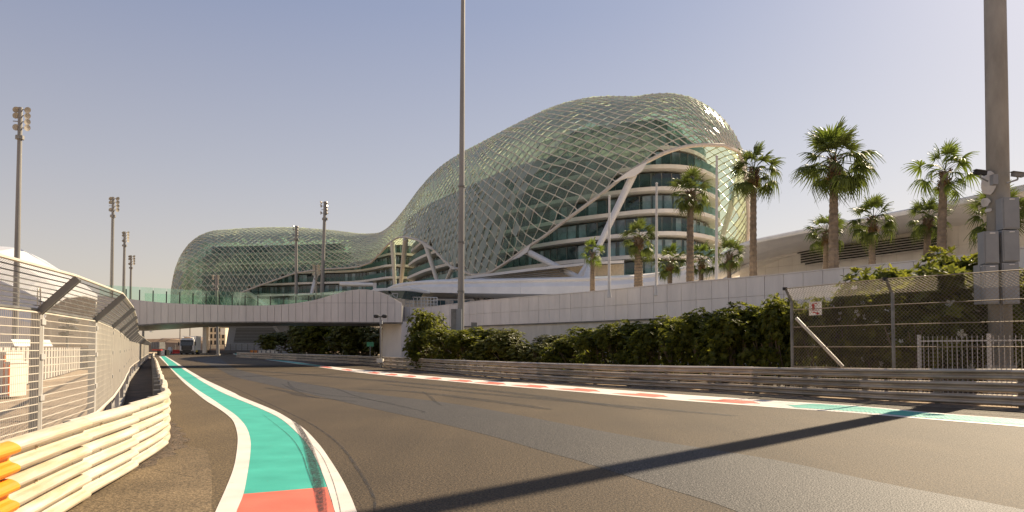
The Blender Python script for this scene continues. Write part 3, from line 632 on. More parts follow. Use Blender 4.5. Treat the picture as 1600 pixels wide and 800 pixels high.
for px in (676,684,692,712,730): 
    A=L(px,96,5.1); MB().box((A.x,A.y,6.4),(.62,.08,2.7)).build('window',M_TGLASS,hall)
MB().sweep([[P(px,467,D+6)+Vector((0,0,o)) for o in (0,.35)]+[P(px,467,D+7)+Vector((0,0,o)) for o in (.35,0)] for px,D in [(640,86),(760,82),(900,79)]]).build('light_beam',M_GREY,hall)
# balcony rail on the terrace
rl=thing('balcony_railing','white tubular railing on the terrace behind the bridge head, beside a buff panel','railing',L(640,76,4.9))
xs=[634,640,646,652,658,663,668,673,678,683]
for x in xs: MB().tube(P(x,482,76),P(x,465,76),.05,n=6).build('post',M_STEEL,rl)
for y_ in (464,469,474): MB().path([P(x,y_ if x<683 else y_+1,76) for x in (634,683)],.045,6).build('rail',M_STEEL,rl)
MB().prism([P(648,465,77.5),P(663,465,77.5),P(663,482,77.5),P(648,482,77.5)],(0,.15,0)).build('buff_panel',M_BUFF,rl)
# viewing cabin at the bridge head
vb_=thing('viewing_cabin','white roofed cabin with slanted green glass above the bridge parapet','cabin',P(610,470,74))
MB().prism([P(577,455,74),P(585,450.5,74),P(640,449,74),P(642.5,451,74),P(641,454,74),P(600,454,74),P(590,455,74)],(1.5,4,0)).build('roof',mat('bright white paint',(.80,.78,.74),.4,var=.03),vb_)
M_CG=mat('dark green glass',(.05,.075,.055),.1,var=.2,spec=.8)
MB().prism([P(609,454,74.3),P(633,454,74.3),P(628,467,74.3),P(612,459,74.3)],(1.4,3.4,0)).build('window',M_CG,vb_)
MB().prism([P(596,454.5,74.3),P(607,454.5,74.3),P(607,458,74.3),P(598,456,74.3)],(1.4,3.4,0)).build('window',M_CG,vb_)
mb=MB()
fr_=[P(612.5,458.5,74.2),P(622,458.5,74.2),P(620.5,465,74.2),P(616,464,74.2)]; mb.path(fr_,.05,5,closed=True); mb.build('window_frame',M_STEEL,vb_)
MB().box(P(585.5,446.5,74.5),(.3,.3,.6)).build('roof_vent',M_STEEL,vb_); MB().tube(P(531,444,82),P(588,445,82),.22,n=6).build('canopy_edge',M_WHITE,vb_)
# ================================================================ HOTEL
hotel=thing('hotel','hotel under a huge curved shell of green diamond glass panes with white balcony bands','hotel',(6,120,0))
EX=.85; NPW=2.5; LN0,LN1=12.9,14
AX=[(19.6, 103, 12.4, 21, 36.4), (14.01, 107.2, 12.6, 19.6, 37.9), (10.02, 112, 12.8, 18.2, 38.5), (5.68, 117.5, 12.7, 16.9, 38.2), (-0.22, 128, 12.41, 15.6, 38.4), (-7.06, 141, 12.32, 15, 38.6), (-12.41, 155, 11.2, 16.2, 38.54), (-17.6, 167, 9.2, 19.2, 37.68), (-28, 180, 6.5, 22, 31.2), (-37, 190, 7, 18, 31), (-48, 197, 11, 14, 33), (-59, 202, 14, 13, 34.4), (-70, 205, 15, 13, 34.8), (-79, 206, 15, 13, 34.4)]
axf=resample(cr(AX,260),1.0)
AL=len(axf)-1
def axis_at(u):                                   # u in metres along the axis
    u=max(0,min(AL-1e-6,u)); i=int(u); f=u-i; p=[a+(b-a)*f for a,b in zip(axf[i],axf[i+1])]
    a=axf[max(0,i-3)]; b=axf[min(AL,i+4)]; d=Vector((b[0]-a[0],b[1]-a[1])).normalized(); return p,d
ASTEP=sum(math.hypot(b[0]-a[0],b[1]-a[1]) for a,b in zip(axf[:-1],axf[1:]))/AL
def surf(u,ph,inset=0):
    """u<0 nose near, 0..AL body, >AL far nose (in nose angle metres); ph degrees, 0 front horizontal, 90 ridge"""
    if u<0: q=math.sin(min(1,-u/LN0/1.25)*math.pi/2); p,d=axis_at(0); cx=Vector(p[:2])-d*LN0*q; f=max(0,1-q**2.5)**(1/2.5)
    elif u>AL: q=math.sin(min(1,(u-AL)/LN1/1.25)*math.pi/2); p,d=axis_at(AL); cx=Vector(p[:2])+d*LN1*q; f=max(0,1-q**NPW)**(1/NPW)
    else: p,d=axis_at(u); cx=Vector(p[:2]); f=1
    n=Vector((-d.y,d.x)); a=R(ph); c=math.cos(a); s_=math.sin(a)
    cx_=math.copysign(abs(c)**EX,c); sz=math.copysign(abs(s_)**EX,s_)
    w_=(p[2]-inset)*f; h=(p[4]-p[3]-inset)*f
    return Vector((cx.x+n.x*w_*cx_,cx.y+n.y*w_*cx_,p[3]+h*sz)), c*f
_t,_=surf(20,0); FLIP=(_t.y>axis_at(20)[0][1])
RIM=[(374,490),(375,458),(400,448),(420,441),(460,427),(500,421),(540,419),(560,417),(580,410),(595,395),(605,383),(612,377),(622,371),(635,370),(650,374),(665,381),(680,392),(695,408),(705,417),(715,420),(728,426),(740,430),(755,429),(770,424),(790,411),(800,404),(822,388),(850,370),(880,347),(910,325),(940,303),(985,267),(1010,253),(1040,238),(1070,229),(1100,226),(1130,227),(1150,235),(1190,256)]
RX=[r[0] for r in RIM]; RY=[r[1] for r in RIM]
def rimg(u,ph):
    p,c=surf(u,ph)
    if FLIP: pass
    x,y=pix(p); ry=interp(x,RX,RY) if x>374 else 490
    gf=(ry-y)*p.y/F
    zb=interp(u,[-15,0,10,85,100,125,AL],[12,11,10,14,24,14,12]); gb=p.z-zb
    s_=max(0,min(1,(c+.42)/.4)); s_=s_*s_*(3-2*s_)
    return s_*gf+(1-s_)*gb,p
U0,U1=-LN0*1.24,AL+LN1*1.24; du=.88; dph=2.6; SHR=.45
PH0=-60; XT=24; NU=int((U1-U0)/du)+2*XT; NPH=int(300/dph)
FIX=.5
def uv(i,j): return U0+(i-XT)*du+SHR*(PH0+j*dph-90)/dph*du*.62, PH0+j*dph
grid=[[None]*(NPH+1) for _ in range(NU+1)]
for i in range(NU+1):
    for j in range(NPH+1):
        u_,p_=uv(i,j); grid[i][j]=rimg(u_,p_) if U0-.01<=u_<=U1+.01 else None
M_LAT=mat('shell steel',(.70,.64,.54),.35,metal=.25,var=.08); 
bars=MB(); nodes=MB()
def bis(u0,p0,u1,p1):
    for _ in range(8):
        um,pm=(u0+u1)/2,(p0+p1)/2
        if rimg(um,pm)[0]>0: u0,p0=um,pm
        else: u1,p1=um,pm
    return rimg((u0+u1)/2,(p0+p1)/2)[1]
for i in range(NU+1):
    for j in range(NPH+1):
        if (i+j)%2: continue
        if grid[i][j] is None: continue
        g,p=grid[i][j]
        for dj in (1,-1):
            if i+1>NU or not 0<=j+dj<=NPH: continue
            if grid[i+1][j+dj] is None: continue
            g2,p2=grid[i+1][j+dj]
            if g<=0 and g2<=0: continue
            a,b=p,p2
            if g<=0: a=bis(*uv(i+1,j+dj),*uv(i,j))
            elif g2<=0: b=bis(*uv(i,j),*uv(i+1,j+dj))
            if (a-b).length<.06: continue
            bars.tube(a,b,.085 if dj>0 else .055,n=4,cap=False)
        if g>0: nodes.box(p,(.2,.2,.2),.6)
shell=bars.build('grid_shell',M_LAT,hotel); nodes.build('bracket',M_LAT,shell,kind='stuff')
# glass diamonds, each slightly tilted, set just outside the steel
M_PANE=glassmat('shell glass',(.80,.90,.85),(.48,.54,.49),.20,.12,var=.12,trl=.5,trlc=(.66,.66,.50))
rg=random.Random(11); panes=[]
for i in range(1,NU):
    for j in range(1,NPH):
        if (i+j)%2==0: continue
        q=[grid[i-1][j],grid[i][j-1],grid[i+1][j],grid[i][j+1]]
        if None in q: continue
        if sum(g>0 for g,_ in q)<3 or min(g for g,_ in q)<-.7: continue
        c=sum((p for _,p in q),Vector())/4; nn_=(q[2][1]-q[0][1]).cross(q[3][1]-q[1][1])
        if nn_.length<.02: continue
        nn_.normalize(); pr_,_=axis_at(max(0,min(AL,uv(i,j)[0])));
        if nn_.dot(c-Vector((pr_[0],pr_[1],pr_[3])))<0: nn_=-nn_
        t=R(rg.gauss(7,3.5)); ax=(q[2][1]-q[0][1]).normalized(); Rm=Matrix.Rotation(t,3,ax)@Matrix.Rotation(R(rg.gauss(0,2.5)),3,(q[3][1]-q[1][1]).normalized())
        vs=[c+Rm@((p-c)*.93)+nn_*.02 for _,p in q]
        panes.append((0 if nn_.dot(Vector((0,0,EH))-c)>0 else 500, c,vs,nn_))
panes.sort(key=lambda t:t[0]+t[1].length)
stuff=MB()
def pane_mb(mb,vs,nn_): return mb.prism(vs,nn_*.03)
for k,(d_,c,vs,nn_) in enumerate(panes):
    if k<300: pane_mb(MB(),vs,nn_).build('glass_pane',M_PANE,shell)
    else: pane_mb(stuff,vs,nn_)
stuff.build('glass_panes',M_PANE,shell,kind='stuff')
# rim tube by marching over a fine grid
RP=[]; rim=MB(); fu,fp=.8,2.5; nu_,np_=int((U1-U0)/fu),int(300/fp)
FG=[[rimg(U0+i*fu,PH0+j*fp) for j in range(np_+1)] for i in range(nu_+1)]
for i in range(nu_):
    for j in range(np_):
        pts=[]
        cs=[(i,j),(i+1,j),(i+1,j+1),(i,j+1)]
        for k in range(4):
            (a,b),(c,d)=cs[k],cs[(k+1)%4]; g0,p0=FG[a][b]; g1,p1=FG[c][d]
            if (g0>0)!=(g1>0): pts.append(p0.lerp(p1,g0/(g0-g1)))
        if len(pts)==2: RP.append(pts[0]); rim.tube(pts[0],pts[1],.25,n=6)
rim.build('rim_beam',mat('rim steel',(.62,.56,.48),.4,var=.05),hotel,smooth=False)
# towers: stacked curved floors following the shell
M_SLAB=mat('balcony band white',(.78,.75,.70),.5,var=.05,scale=.5)
M_TWGL=mat('dark tower glazing',(.03,.052,.055),.09,var=.4,scale=.35,spec=.7)
M_CURT=mat('curtained glazing',(.24,.31,.35),.12,var=.4,scale=.25,spec=.8)
M_BALU=glassmat('balcony glass',(.80,.92,.88),(.08,.19,.18),.12,.1,trl=.2,trlc=(.3,.5,.45))
M_TUBE=mat('white strut',(.74,.71,.66),.4,var=.04)
def loop_at(z,u_lo,u_hi,wmax,ln,inset,step=1.3,ft=None):
    pts=[];
    def hw(u):
        p,_=axis_at(u); h=p[4]-p[3]-1.6; t=(z+3.0-p[3])/h
        if t>=1: return 0
        ws=(p[2]-1.6)*(math.sqrt(max(0,1-max(0,t)**2.0))); return min(wmax,ws)
    us=[u_lo+(u_hi-u_lo)*k/int((u_hi-u_lo)/step) for k in range(int((u_hi-u_lo)/step)+1)]
    us=[u for u in us if hw(u)>3.2]
    if len(us)<4: return None
    ln_a=ln*min(1,hw(us[0])/wmax); ln_b=ln*min(1,hw(us[-1])/wmax)*(.35 if us[-1]<u_hi-1.4 else 1)
    def off(u,s_,q,f):
        p,d=axis_at(u); n=Vector((-d.y,d.x)); 
        return Vector((p[0]+n.x*(hw(u)-inset)*s_*f+d.x*q,p[1]+n.y*(hw(u)-inset)*s_*f+d.y*q))
    F_=1 
    for u in us: pts.append(off(u,F_,0,1))
    for k in range(1,12): a=math.pi*k/12; pts.append(off(us[-1],F_*math.cos(a)/max(1e-6,abs(math.cos(a)))*abs(math.cos(a))**.8 if abs(math.cos(a))>1e-6 else 0,(ln_b-inset)*math.sin(a)**.8,1))
    for u in us[::-1]: pts.append(off(u,-F_,0,1))
    for k in range(1,16): a=math.pi*k/16; c=math.cos(a); pts.append(off(us[0],-F_*(math.copysign(abs(c)**.8,c) if abs(c)>1e-6 else 0),-(ln_a-inset)*math.sin(a)**.8,1))
    return pts
def tower(label,z0,n,pitch,u_lo,u_hi,wmax,ln,solid_from=99):
    tw=thing_part('tower',hotel)
    for k in range(n):
        z=z0+k*pitch
        L0=loop_at(z,u_lo,u_hi,wmax,ln,0); 
        if not L0: break
        L1=loop_at(z,u_lo,u_hi,wmax,ln,1.5); L2=loop_at(z+pitch,u_lo,u_hi,wmax,ln,1.5)
        m=MB(); 
        m.sweep([[Vector((p.x,p.y,z-.20)) for p in L0],[Vector((p.x,p.y,z-.16)) for p in L0],[Vector((p.x,p.y,z+.26)) for p in L0],[Vector((p.x,p.y,z+.30)) for p in L0]]); m.build('balcony_band',M_SLAB,tw)
        Lg=L1; g=MB(); H_=pitch-.9
        g.sweep([[Vector((p.x,p.y,z+.42)) for p in Lg],[Vector((p.x,p.y,z+.42+H_)) for p in Lg]],cap=False)
        g.build('glazing',M_TWGL if k<solid_from else M_CREAM,tw)
        if k>=solid_from: continue
        # lighter curtained bays and mullions
        cu=MB(); mu=MB(); rr_=random.Random(k*7+n); N=len(Lg)
        for i in range(N):
            p,q=Lg[i],Lg[(i+1)%N]
            if (q-p).length<.3: continue
            n_=Vector((q.y-p.y,p.x-q.x)).normalized(); cc=sum(Lg,Vector((0,0)))/N
            if n_.dot((p+q)/2-cc)<0 and False: n_=-n_
            mu.box((p.x,p.y,z+.42+H_/2),(.12,.12,H_),math.atan2(q.y-p.y,q.x-p.x))
            if rr_.random()<.42:
                w_=rr_.uniform(.5,1); q2=p+(q-p)*w_; o=_outw(p,q,L0[min(i,len(L0)-1)])*.06
                cu.add([(p.x+o.x,p.y+o.y,z+.5),(q2.x+o.x,q2.y+o.y,z+.5),(q2.x+o.x,q2.y+o.y,z+.42+H_-.1),(p.x+o.x,p.y+o.y,z+.42+H_-.1)],[(0,1,2,3)])
        mu.build('mullion',M_GREY,tw,kind='stuff'); cu.build('curtain',M_CURT,tw,kind='stuff')
        Lb=loop_at(z,u_lo,u_hi,wmax,ln,.15); b=MB()
        b.sweep([[Vector((p.x,p.y,z+.42)) for p in Lb],[Vector((p.x,p.y,z+1.38)) for p in Lb],],cap=False); b.build('balustrade_glass',M_BALU,tw)
    return tw
def _outw(p,q,ref):
    d=(q-p).normalized(); n=Vector((d.y,-d.x)); return n if n.dot(ref-p)>0 else -n
def thing_part(name,parent):
    o=bpy.data.objects.new(name,None); sc.collection.objects.link(o); o.parent=parent; return o
tower('near',4.6,11,2.87,0,62/ASTEP,9.6,9.0)
tower('far',12.44,8,2.87,90/ASTEP,AL,9.5,8.0,solid_from=6)
# diagonal struts that carry the shell
def strut(a,b,r,flare=None):
    m=MB().tube(a,b,r*1.15,r*.85,n=10); m.build('strut',M_TUBE,hotel)
def RPt(px,py):
    return min((p for p in RP),key=lambda p:(pix(p)[0]-px)**2+(pix(p)[1]-py)**2+.01*p.y)
def rD(px,py): return RPt(px,py).y
strut(P(990,272,rD(990,264)+.4),P(934,388,88),.42); strut(P(934,388,88),P(915,436,84),.42); strut(P(823,393,rD(822,388)+.3),P(908,436,86),.42); strut(P(905,436,86),P(934,388,88),.38)
strut(P(665,381,rD(665,381)),P(684,442,128),.42); strut(P(634,372,rD(634,371)),P(626,446,165),.5); strut(P(613,378,rD(612,377)),P(617,446,170),.5); strut(P(707,419,rD(706,418)),P(697,440,124),.36)
strut(P(1158,270,109),P(1128,372,106),.45); strut(P(1128,372,106),P(1112,430,104),.4)
strut(P(496,424,190),P(486,462,184),.5); strut(P(384,455,195),P(420,480,190),.5); strut(P(930,300,104),P(960,255,105),.25)
# node plates where struts meet the rim
for pl in ([(958,285),(985,266),(1012,252),(1004,266),(992,275),(980,277)],[(792,411),(808,399),(829,382),(824,394),(812,402),(798,407)],[(655,377),(666,381),(680,391),(672,389),(664,386)],[(694,407),(705,417),(716,420),(706,421)]):
    d0=min(rD(*q) for q in pl)-.5
    MB().prism([P(q[0],q[1],d0) for q in pl],(0,.7,0)).build('node_plate',M_SLAB,hotel)
# podium: curved white edge and louvred wedge below the near tower
MB().sweep([[P(x,y-2.2,D),P(x,y-2.2,D+3),P(x,y+2.0,D+3),P(x,y+2.0,D)] for x,y,D in cr([(728,434,92),(760,430,91),(800,425,90),(850,419,89),(890,415,88),(930,411,88),(975,409,89)],30)]).build('podium_edge',M_SLAB,hotel)
for k in range(5):
    x0=735+k*14; x1=872+k*6
    MB().sweep([[P(x,y,D),P(x,y+1.6,D-.1),P(x,y+1.6,D+.5),P(x,y,D+.5)] for x,y,D in [(x0,436.3-.1*k-(k*.0),91.5),(x1,418.8+k*3.1,89.5)]] if k<4 else [[P(x,y,D),P(x,y+1.6,D-.1),P(x,y+1.6,D+.5),P(x,y,D+.5)] for x,y,D in [(790,436.5,91.5),(902,432,89.5)]]).build('podium_louvre',M_STEEL,hotel)
MB().prism([P(730,438,93),P(880,417,91),P(975,412,91),P(975,440,91),P(730,440,93)],(0,.5,0)).build('podium_wall',M_BUFF,hotel)
lt=loop_at(4,0,60/ASTEP,9.6,9.0,-1.5); MB().sweep([[Vector((p.x,p.y,4.5)) for p in lt],[Vector((p.x,p.y,0)) for p in lt]][::-1]).build('podium',M_BUFF,hotel)
for px_,D_ in ((460,216),(540,212),(590,205)):
    q=L(px_,D_); MB().tube(q,q+Vector((0,0,12)),.9,.8,n=12).build('column',M_CREAM,hotel)
# ================================================================ PALMS
def frond_mesh(seed,drop,rad=.95,pet=1.15,seg=19,spread=112,dead=False):
    rr_=random.Random(seed); m=MB(); pts=[]
    for k in range(6):
        t=k/5; pts.append(Vector((pet*t,0,-drop*.25*t*t)))
    for k in range(5): m.tube(pts[k],pts[k+1],.022*(1-.5*k/5),.022*(1-.5*(k+1)/5),n=4,cap=False)
    c=pts[-1]
    for s in range(seg):
        a=R(-spread+2*spread*s/(seg-1)+rr_.uniform(-3,3)); L_=rad*(.72+.28*math.cos(a/2))*rr_.uniform(.85,1.1); dr=drop*rr_.uniform(.8,1.3)
        d=Vector((math.cos(a),math.sin(a),0)); side=Vector((-d.y,d.x,0)); w=[.010,.050,.034,.014,.002]; tt=[0,.42,.68,.87,1.0]; vs=[]
        for t,wd in zip(tt,w):
            hang=max(0,t-.5)*1.2; p=c+d*L_*(t-.22*hang*dr)-Vector((0,0,(dr*.55*t*t+hang*hang*.9*dr)*L_))+Vector((0,0,.06*abs(math.sin(a))*t)); 
            vs+=[p+side*wd+Vector((0,0,-.02*(s%2))),p-side*wd+Vector((0,0,.02*(s%2)))]
        m.add(vs,[(2*k,2*k+1,2*k+3,2*k+2) for k in range(4)])
    return m
FM={}
for nm,mt in (('g',M_FROND),('y',M_FRONDY),('d',M_DEAD)):
    FM[nm]=[]
    for i,(dr,rd) in enumerate([(.25,.9),(.55,1.0),(.9,1.0),(1.3,.95)]):
        me=frond_mesh(i*3+ord(nm),dr,rd,pet=1.25 if nm!='d' else .75).mesh('frond'); me.materials.append(mt); FM[nm].append(me)
M_TRUNKL=mat('palm trunk',(.26,.20,.145),.9,var=.25,scale=3,bump=.9,bscale=10,col2=(.13,.10,.07))
def palm(label,px,D,yc,rpx,zb=5.0,n=34,kind='g',tr=.20,skirt=1.0,seed=1,lean=0,cat='palm'):
    """crown centre at photo row yc, crown radius rpx pixels at distance D"""
    b=L(px,D,zb); top=P(px+lean,yc+rpx*.12,D); h=top.z-zb; rr_=random.Random(seed)
    lean=lean or [0,3,-3,5,-2,-5,2][seed%7]*(.5 if rpx<50 else 1); tr*=.82; root=thing('palm_tree',label,'palm tree',b,0,'fan palms on the terrace behind the wall')
    s=rpx/F*D/2.12
    m=MB(); N=44; ring=[]
    for k in range(N+1):
        t=k/N; r=tr*(1.22-.34*t)*(1+.12*(k%2))+(.10*tr*math.exp(-t*12))
        c=Vector((b.x+(top.x-b.x)*t*t,b.y,b.z+h*t)); ring.append([c+Vector((math.cos(2*math.pi*q/10)*r,math.sin(2*math.pi*q/10)*r,0)) for q in range(10)])
    m.sweep(ring); m.build('trunk',M_TRUNKL,root,smooth=False)
    bt=MB()                                            # old leaf bases under the crown
    for k in range(int(60*max(.4,skirt))):
        a=rr_.uniform(0,6.283); z=rr_.uniform(-.95,.12)*s*1.0; rad=tr*1.0+.10*s*rr_.random()*(1+z)
        d=Vector((math.cos(a),math.sin(a),0)); p=top+Vector((0,0,z))+d*tr*.8; e_=p+d*(.16+.14*rr_.random())*s+Vector((0,0,.22*s))
        bt.tube(p,e_,.055*s,.025*s,n=4)
    bt.build('leaf_bases',M_BARK,root)
    loc0=top-b
    n=int(n*.82)
    for k in range(n):
        t=(k+.5)/n; az=k*2.39996+rr_.uniform(-.25,.25); el=85-128*t**.9+rr_.uniform(-8,8)
        mi=0 if el>50 else (1 if el>20 else (2 if el>-8 else 3)); mt=FM['y' if (kind=='y' or (el>58 and rr_.random()<.4)) else 'g'][mi]
        e_=Matrix.Rotation(az,4,'Z')@Matrix.Rotation(-R(el),4,'Y')@Matrix.Rotation(rr_.uniform(-.7,.7),4,'X')
        inst(mt,root,'frond',loc0+Vector((0,0,.12*s*(1-2*t))),e_.to_euler(),s*rr_.uniform(.74,1.1))
    tr=tr*1
    for k in range(int(9*skirt)):
        az=k*2.4+rr_.random(); e_=Matrix.Rotation(az,4,'Z')@Matrix.Rotation(R(rr_.uniform(52,75)),4,'Y')
        inst(FM['d'][rr_.choice((1,2))],root,'dry_frond',loc0-Vector((0,0,.2*s)),e_.to_euler(),s*rr_.uniform(.5,.75))
palm('small yellow green fan palm with a pale rough trunk, leftmost of the row',926,56,392,25,n=22,kind='y',tr=.20,skirt=0,seed=2)
palm('fan palm with a thick shaggy trunk top, right of the small yellow green palm',998,55,368,36,n=34,tr=.34,skirt=1.4,seed=3,cat='p')
palm('low dark fan palm standing behind, between two white flagpoles',1047,66,405,30,n=30,tr=.24,skirt=.8,seed=4)
palm('fan palm with a bushy brown collar in front of the white balcony bands',1079,47,297,42,n=38,tr=.25,skirt=1.5,seed=5)
palm('low fan palm half hidden right of the tall bushy collared trunk',1096,64,402,30,n=30,tr=.24,skirt=.9,seed=6)
palm('squat drooping fan palm right behind the right hand white flagpole',1140,60,395,32,n=34,tr=.2,skirt=1.0,seed=7)
palm('tall slender fan palm at the right edge of the glass shell',1178,47,262,46,n=38,tr=.24,skirt=1.6,seed=8)
palm('tallest and widest fan palm with a dense hanging crown',1304,43,245,64,n=52,tr=.29,skirt=1.0,seed=9)
palm('smaller fan palm just left of the tallest palm trunk',1291,48,360,36,n=34,tr=.19,skirt=.8,seed=10)
palm('medium fan palm in front of the wall louvres, right of the tallest palm',1364,44,338,43,n=38,tr=.21,skirt=.8,seed=11)
palm('shaggy fan palm standing left behind a taller palm with an upright tuft',1450,44,337,40,n=34,tr=.23,skirt=1.2,seed=12)
palm('tall fan palm with a yellow green upright tuft, left of the floodlight mast',1473,41,262,54,n=27,kind='y',tr=.25,skirt=.5,seed=13,lean=3)
palm('fan palm crown spreading behind the big grey mast',1560,40,328,55,n=36,tr=.24,skirt=.8,seed=14)
# flagpoles
for (px,y0,D,lb) in [(952,308,50,'white flagpole beside the small yellow green palm, leftmost of three'),(1026,288,48,'white flagpole in the middle of three, left of the bushy collared palm'),(1120,246,44.5,'tallest and rightmost of the three white flagpoles')]:
    b=L(px,D,5.0); t=thing('flagpole',lb,'flagpole',b,0,'white flagpoles on the terrace')
    MB().tube(b,P(px,y0,D),.10,.07,n=10).build('pole',M_TUBE,t); MB().lathe(P(px,y0,D),[(.02,-.02),(.09,.03),(.09,.09),(.02,.14)],8).build('finial',M_TUBE,t); MB().tube(b,b+Vector((0,0,.4)),.16,.12,n=10).build('base',M_TUBE,t)
# ================================================================ SHRUBS
def shrub_meshes(seed,leaf,lw,nros,mat_,lobes=10,flowers=0):
    rr_=random.Random(seed); lb=[]
    for k in range(lobes):
        a=rr_.uniform(0,6.28); r=rr_.uniform(.1,.52); lb.append((Vector((math.cos(a)*r,math.sin(a)*r,rr_.uniform(.40,.80))),rr_.uniform(.15,.30)))
    lb.append((Vector((0,0,.42)),.36)); m=MB(); fl=MB()
    for k in range(nros):
        c,r=lb[k%len(lb)]
        d=Vector((rr_.gauss(0,1),rr_.gauss(0,1),rr_.gauss(.25,1))).normalized(); p=c+d*r*rr_.random()**.28
        if rr_.random()<.05: p=Vector((rr_.uniform(-.42,.42),rr_.uniform(-.4,.4),rr_.uniform(.04,.45)))
        p.z=max(.04,min(1.02,p.z)); up=(d+Vector((0,0,1.1))).normalized(); u=up.orthogonal().normalized(); v=up.cross(u)
        nl=rr_.choice((6,7,8)); ph=rr_.random()*6
        for q in range(nl):
            a=ph+q*6.283/nl; o=(u*math.cos(a)+v*math.sin(a)); L_=leaf*rr_.uniform(.75,1.2); el=rr_.uniform(.1,.8)
            t=o*math.cos(el)+up*math.sin(el); s_=up.cross(o).normalized()*lw*rr_.uniform(.8,1.2)
            m.add([p,p+t*L_*.5+s_,p+t*L_-up*L_*.15,p+t*L_*.5-s_],[(0,1,2,3)])
        if flowers and rr_.random()<flowers:
            for q in range(5):
                a=q*1.257; o=(u*math.cos(a)+v*math.sin(a)); s_=up.cross(o)*leaf*.16; b=p+up*leaf*.3; fl.add([b,b+o*leaf*.3+s_,b+o*leaf*.45+up*leaf*.1,b+o*leaf*.3-s_],[(0,1,2,3)])
    me=m.mesh('foliage'); me.materials.append(mat_); w=MB()
    for k in range(16):
        a=rr_.uniform(0,6.28); b=Vector((math.cos(a)*.12,math.sin(a)*.12,0)); t=Vector((math.cos(a)*rr_.uniform(.15,.5),math.sin(a)*rr_.uniform(.15,.4),rr_.uniform(.4,.75))); mdl=b.lerp(t,.5)+Vector((rr_.uniform(-.06,.06),rr_.uniform(-.06,.06),.05))
        w.tube(b,mdl,.014,.011,n=5); w.tube(mdl,t,.011,.006,n=5); t2=mdl+Vector((rr_.uniform(-.25,.25),rr_.uniform(-.2,.2),.25)); w.tube(mdl,t2,.010,.005,n=4)
    wm=w.mesh('stems'); wm.materials.append(M_WOOD); fm=None
    if flowers and fl.v: fm=fl.mesh('blossom'); fm.materials.append(M_PETAL)
    return me,wm,fm
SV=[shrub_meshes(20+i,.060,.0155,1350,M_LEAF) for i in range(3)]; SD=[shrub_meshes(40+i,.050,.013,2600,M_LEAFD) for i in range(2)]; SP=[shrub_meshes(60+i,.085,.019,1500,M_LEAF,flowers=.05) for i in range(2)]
def shrub(lb,px,D,ytop,wm,var,grp='shrubs in the hedge along the panelled wall',rz=None,dep=None):
    b=L(px,D,0); H=P(px,ytop,D).z/1.0
    t=thing('shrub',lb,'shrub',b,rz if rz is not None else random.uniform(0,6),grp)
    me,wd,fm=var; wm*=1.0
    inst(me,t,'foliage',(0,0,0),None,(wm,dep or wm*.85,H)); inst(wd,t,'stems',(0,0,0),None,(wm,wm*.85,H))
    if fm: inst(fm,t,'blossom',(0,0,0),None,(wm,wm*.85,H))
HL=[('tall narrow shrub at the left end of the hedge, left of the slim mast',676,54,486,3.2,0,3),('low leafy shrub at the left end of the hedge beside the leaning prop',661,52,520,2.6,1,3),
('rounded dark shrub at the foot of the slim mast',712,50,514,3.4,2,3),('yellow tipped shrub just right of the slim mast',757,48,513,4.0,0,3),('dark shrub with a flat top right of the yellow tipped one',800,47,515,3.6,3,3),('low dark shrub in front of the bare plaster, with a gap above it',848,45,520,3.6,4,3),
('lowest shrub in the dip of the hedge',893,43,528,3.0,1,3),('airy shrub with a pointed left shoulder, right of the dip',940,40.5,511,3.0,2,3),('yellow topped shrub with see-through stems',985,38.5,502,3.0,0,3),
('open stemmed shrub showing pale wall between its branches',1030,37,503,2.6,1,3),('bright leafy shrub in the middle of the hedge',1072,35.5,494,2.9,2,3),('dense shrub below the middle flagpole gap',1118,33.8,484,3.0,0,3),
('bushy shrub with bright yellow green tips left of the fence',1160,32.2,478,3.0,1,3),('shrub with dark lower branches close to the fence corner',1205,31,476,2.6,2,3),('shrub reaching up behind the first fence post',1237,30.2,463,2.2,0,3),
('shrub behind the fire extinguisher sign',1287,29,470,2.4,1,3),('shrub rising between the sign and the second fence post',1335,28.5,452,2.2,5,5),('broad leaved flowering shrub behind the second fence post',1378,28,424,3.0,5,5),
('dark shrub under the flowering bush behind the chain link',1420,26.8,455,2.4,6,5),('tallest broad leaved shrub with white blossom, left of the grey mast',1462,28.5,386,4.4,6,5),('leafy shrub squeezed against the mast cabinets',1512,27.4,392,3.2,5,5),('broad shrub crown between the second fence post and the tallest blossoming bush',1425,29.5,404,3.2,6,5),
('shrub behind the picket railing and the mast foot',1555,28,430,3.0,6,5),('shrub at the right picture edge behind the cabinets',1600,27,424,2.6,5,5)]
allv=[SV[0],SV[1],SV[2],SD[0],SD[1],SP[0],SP[1]]
for lb,px,D,yt,wm,v,_ in HL: shrub(lb,px,D,yt,wm*1.12,allv[v])
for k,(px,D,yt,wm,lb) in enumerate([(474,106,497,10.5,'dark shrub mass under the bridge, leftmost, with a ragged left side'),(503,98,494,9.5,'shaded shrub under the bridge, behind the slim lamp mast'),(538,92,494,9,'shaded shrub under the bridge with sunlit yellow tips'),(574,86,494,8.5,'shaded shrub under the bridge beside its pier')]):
    shrub(lb,px,D,yt,wm,SD[k%2] if k!=2 else SV[1],'dark shrubs under the footbridge')  # darker leaves carry the shade of this spot in their colour
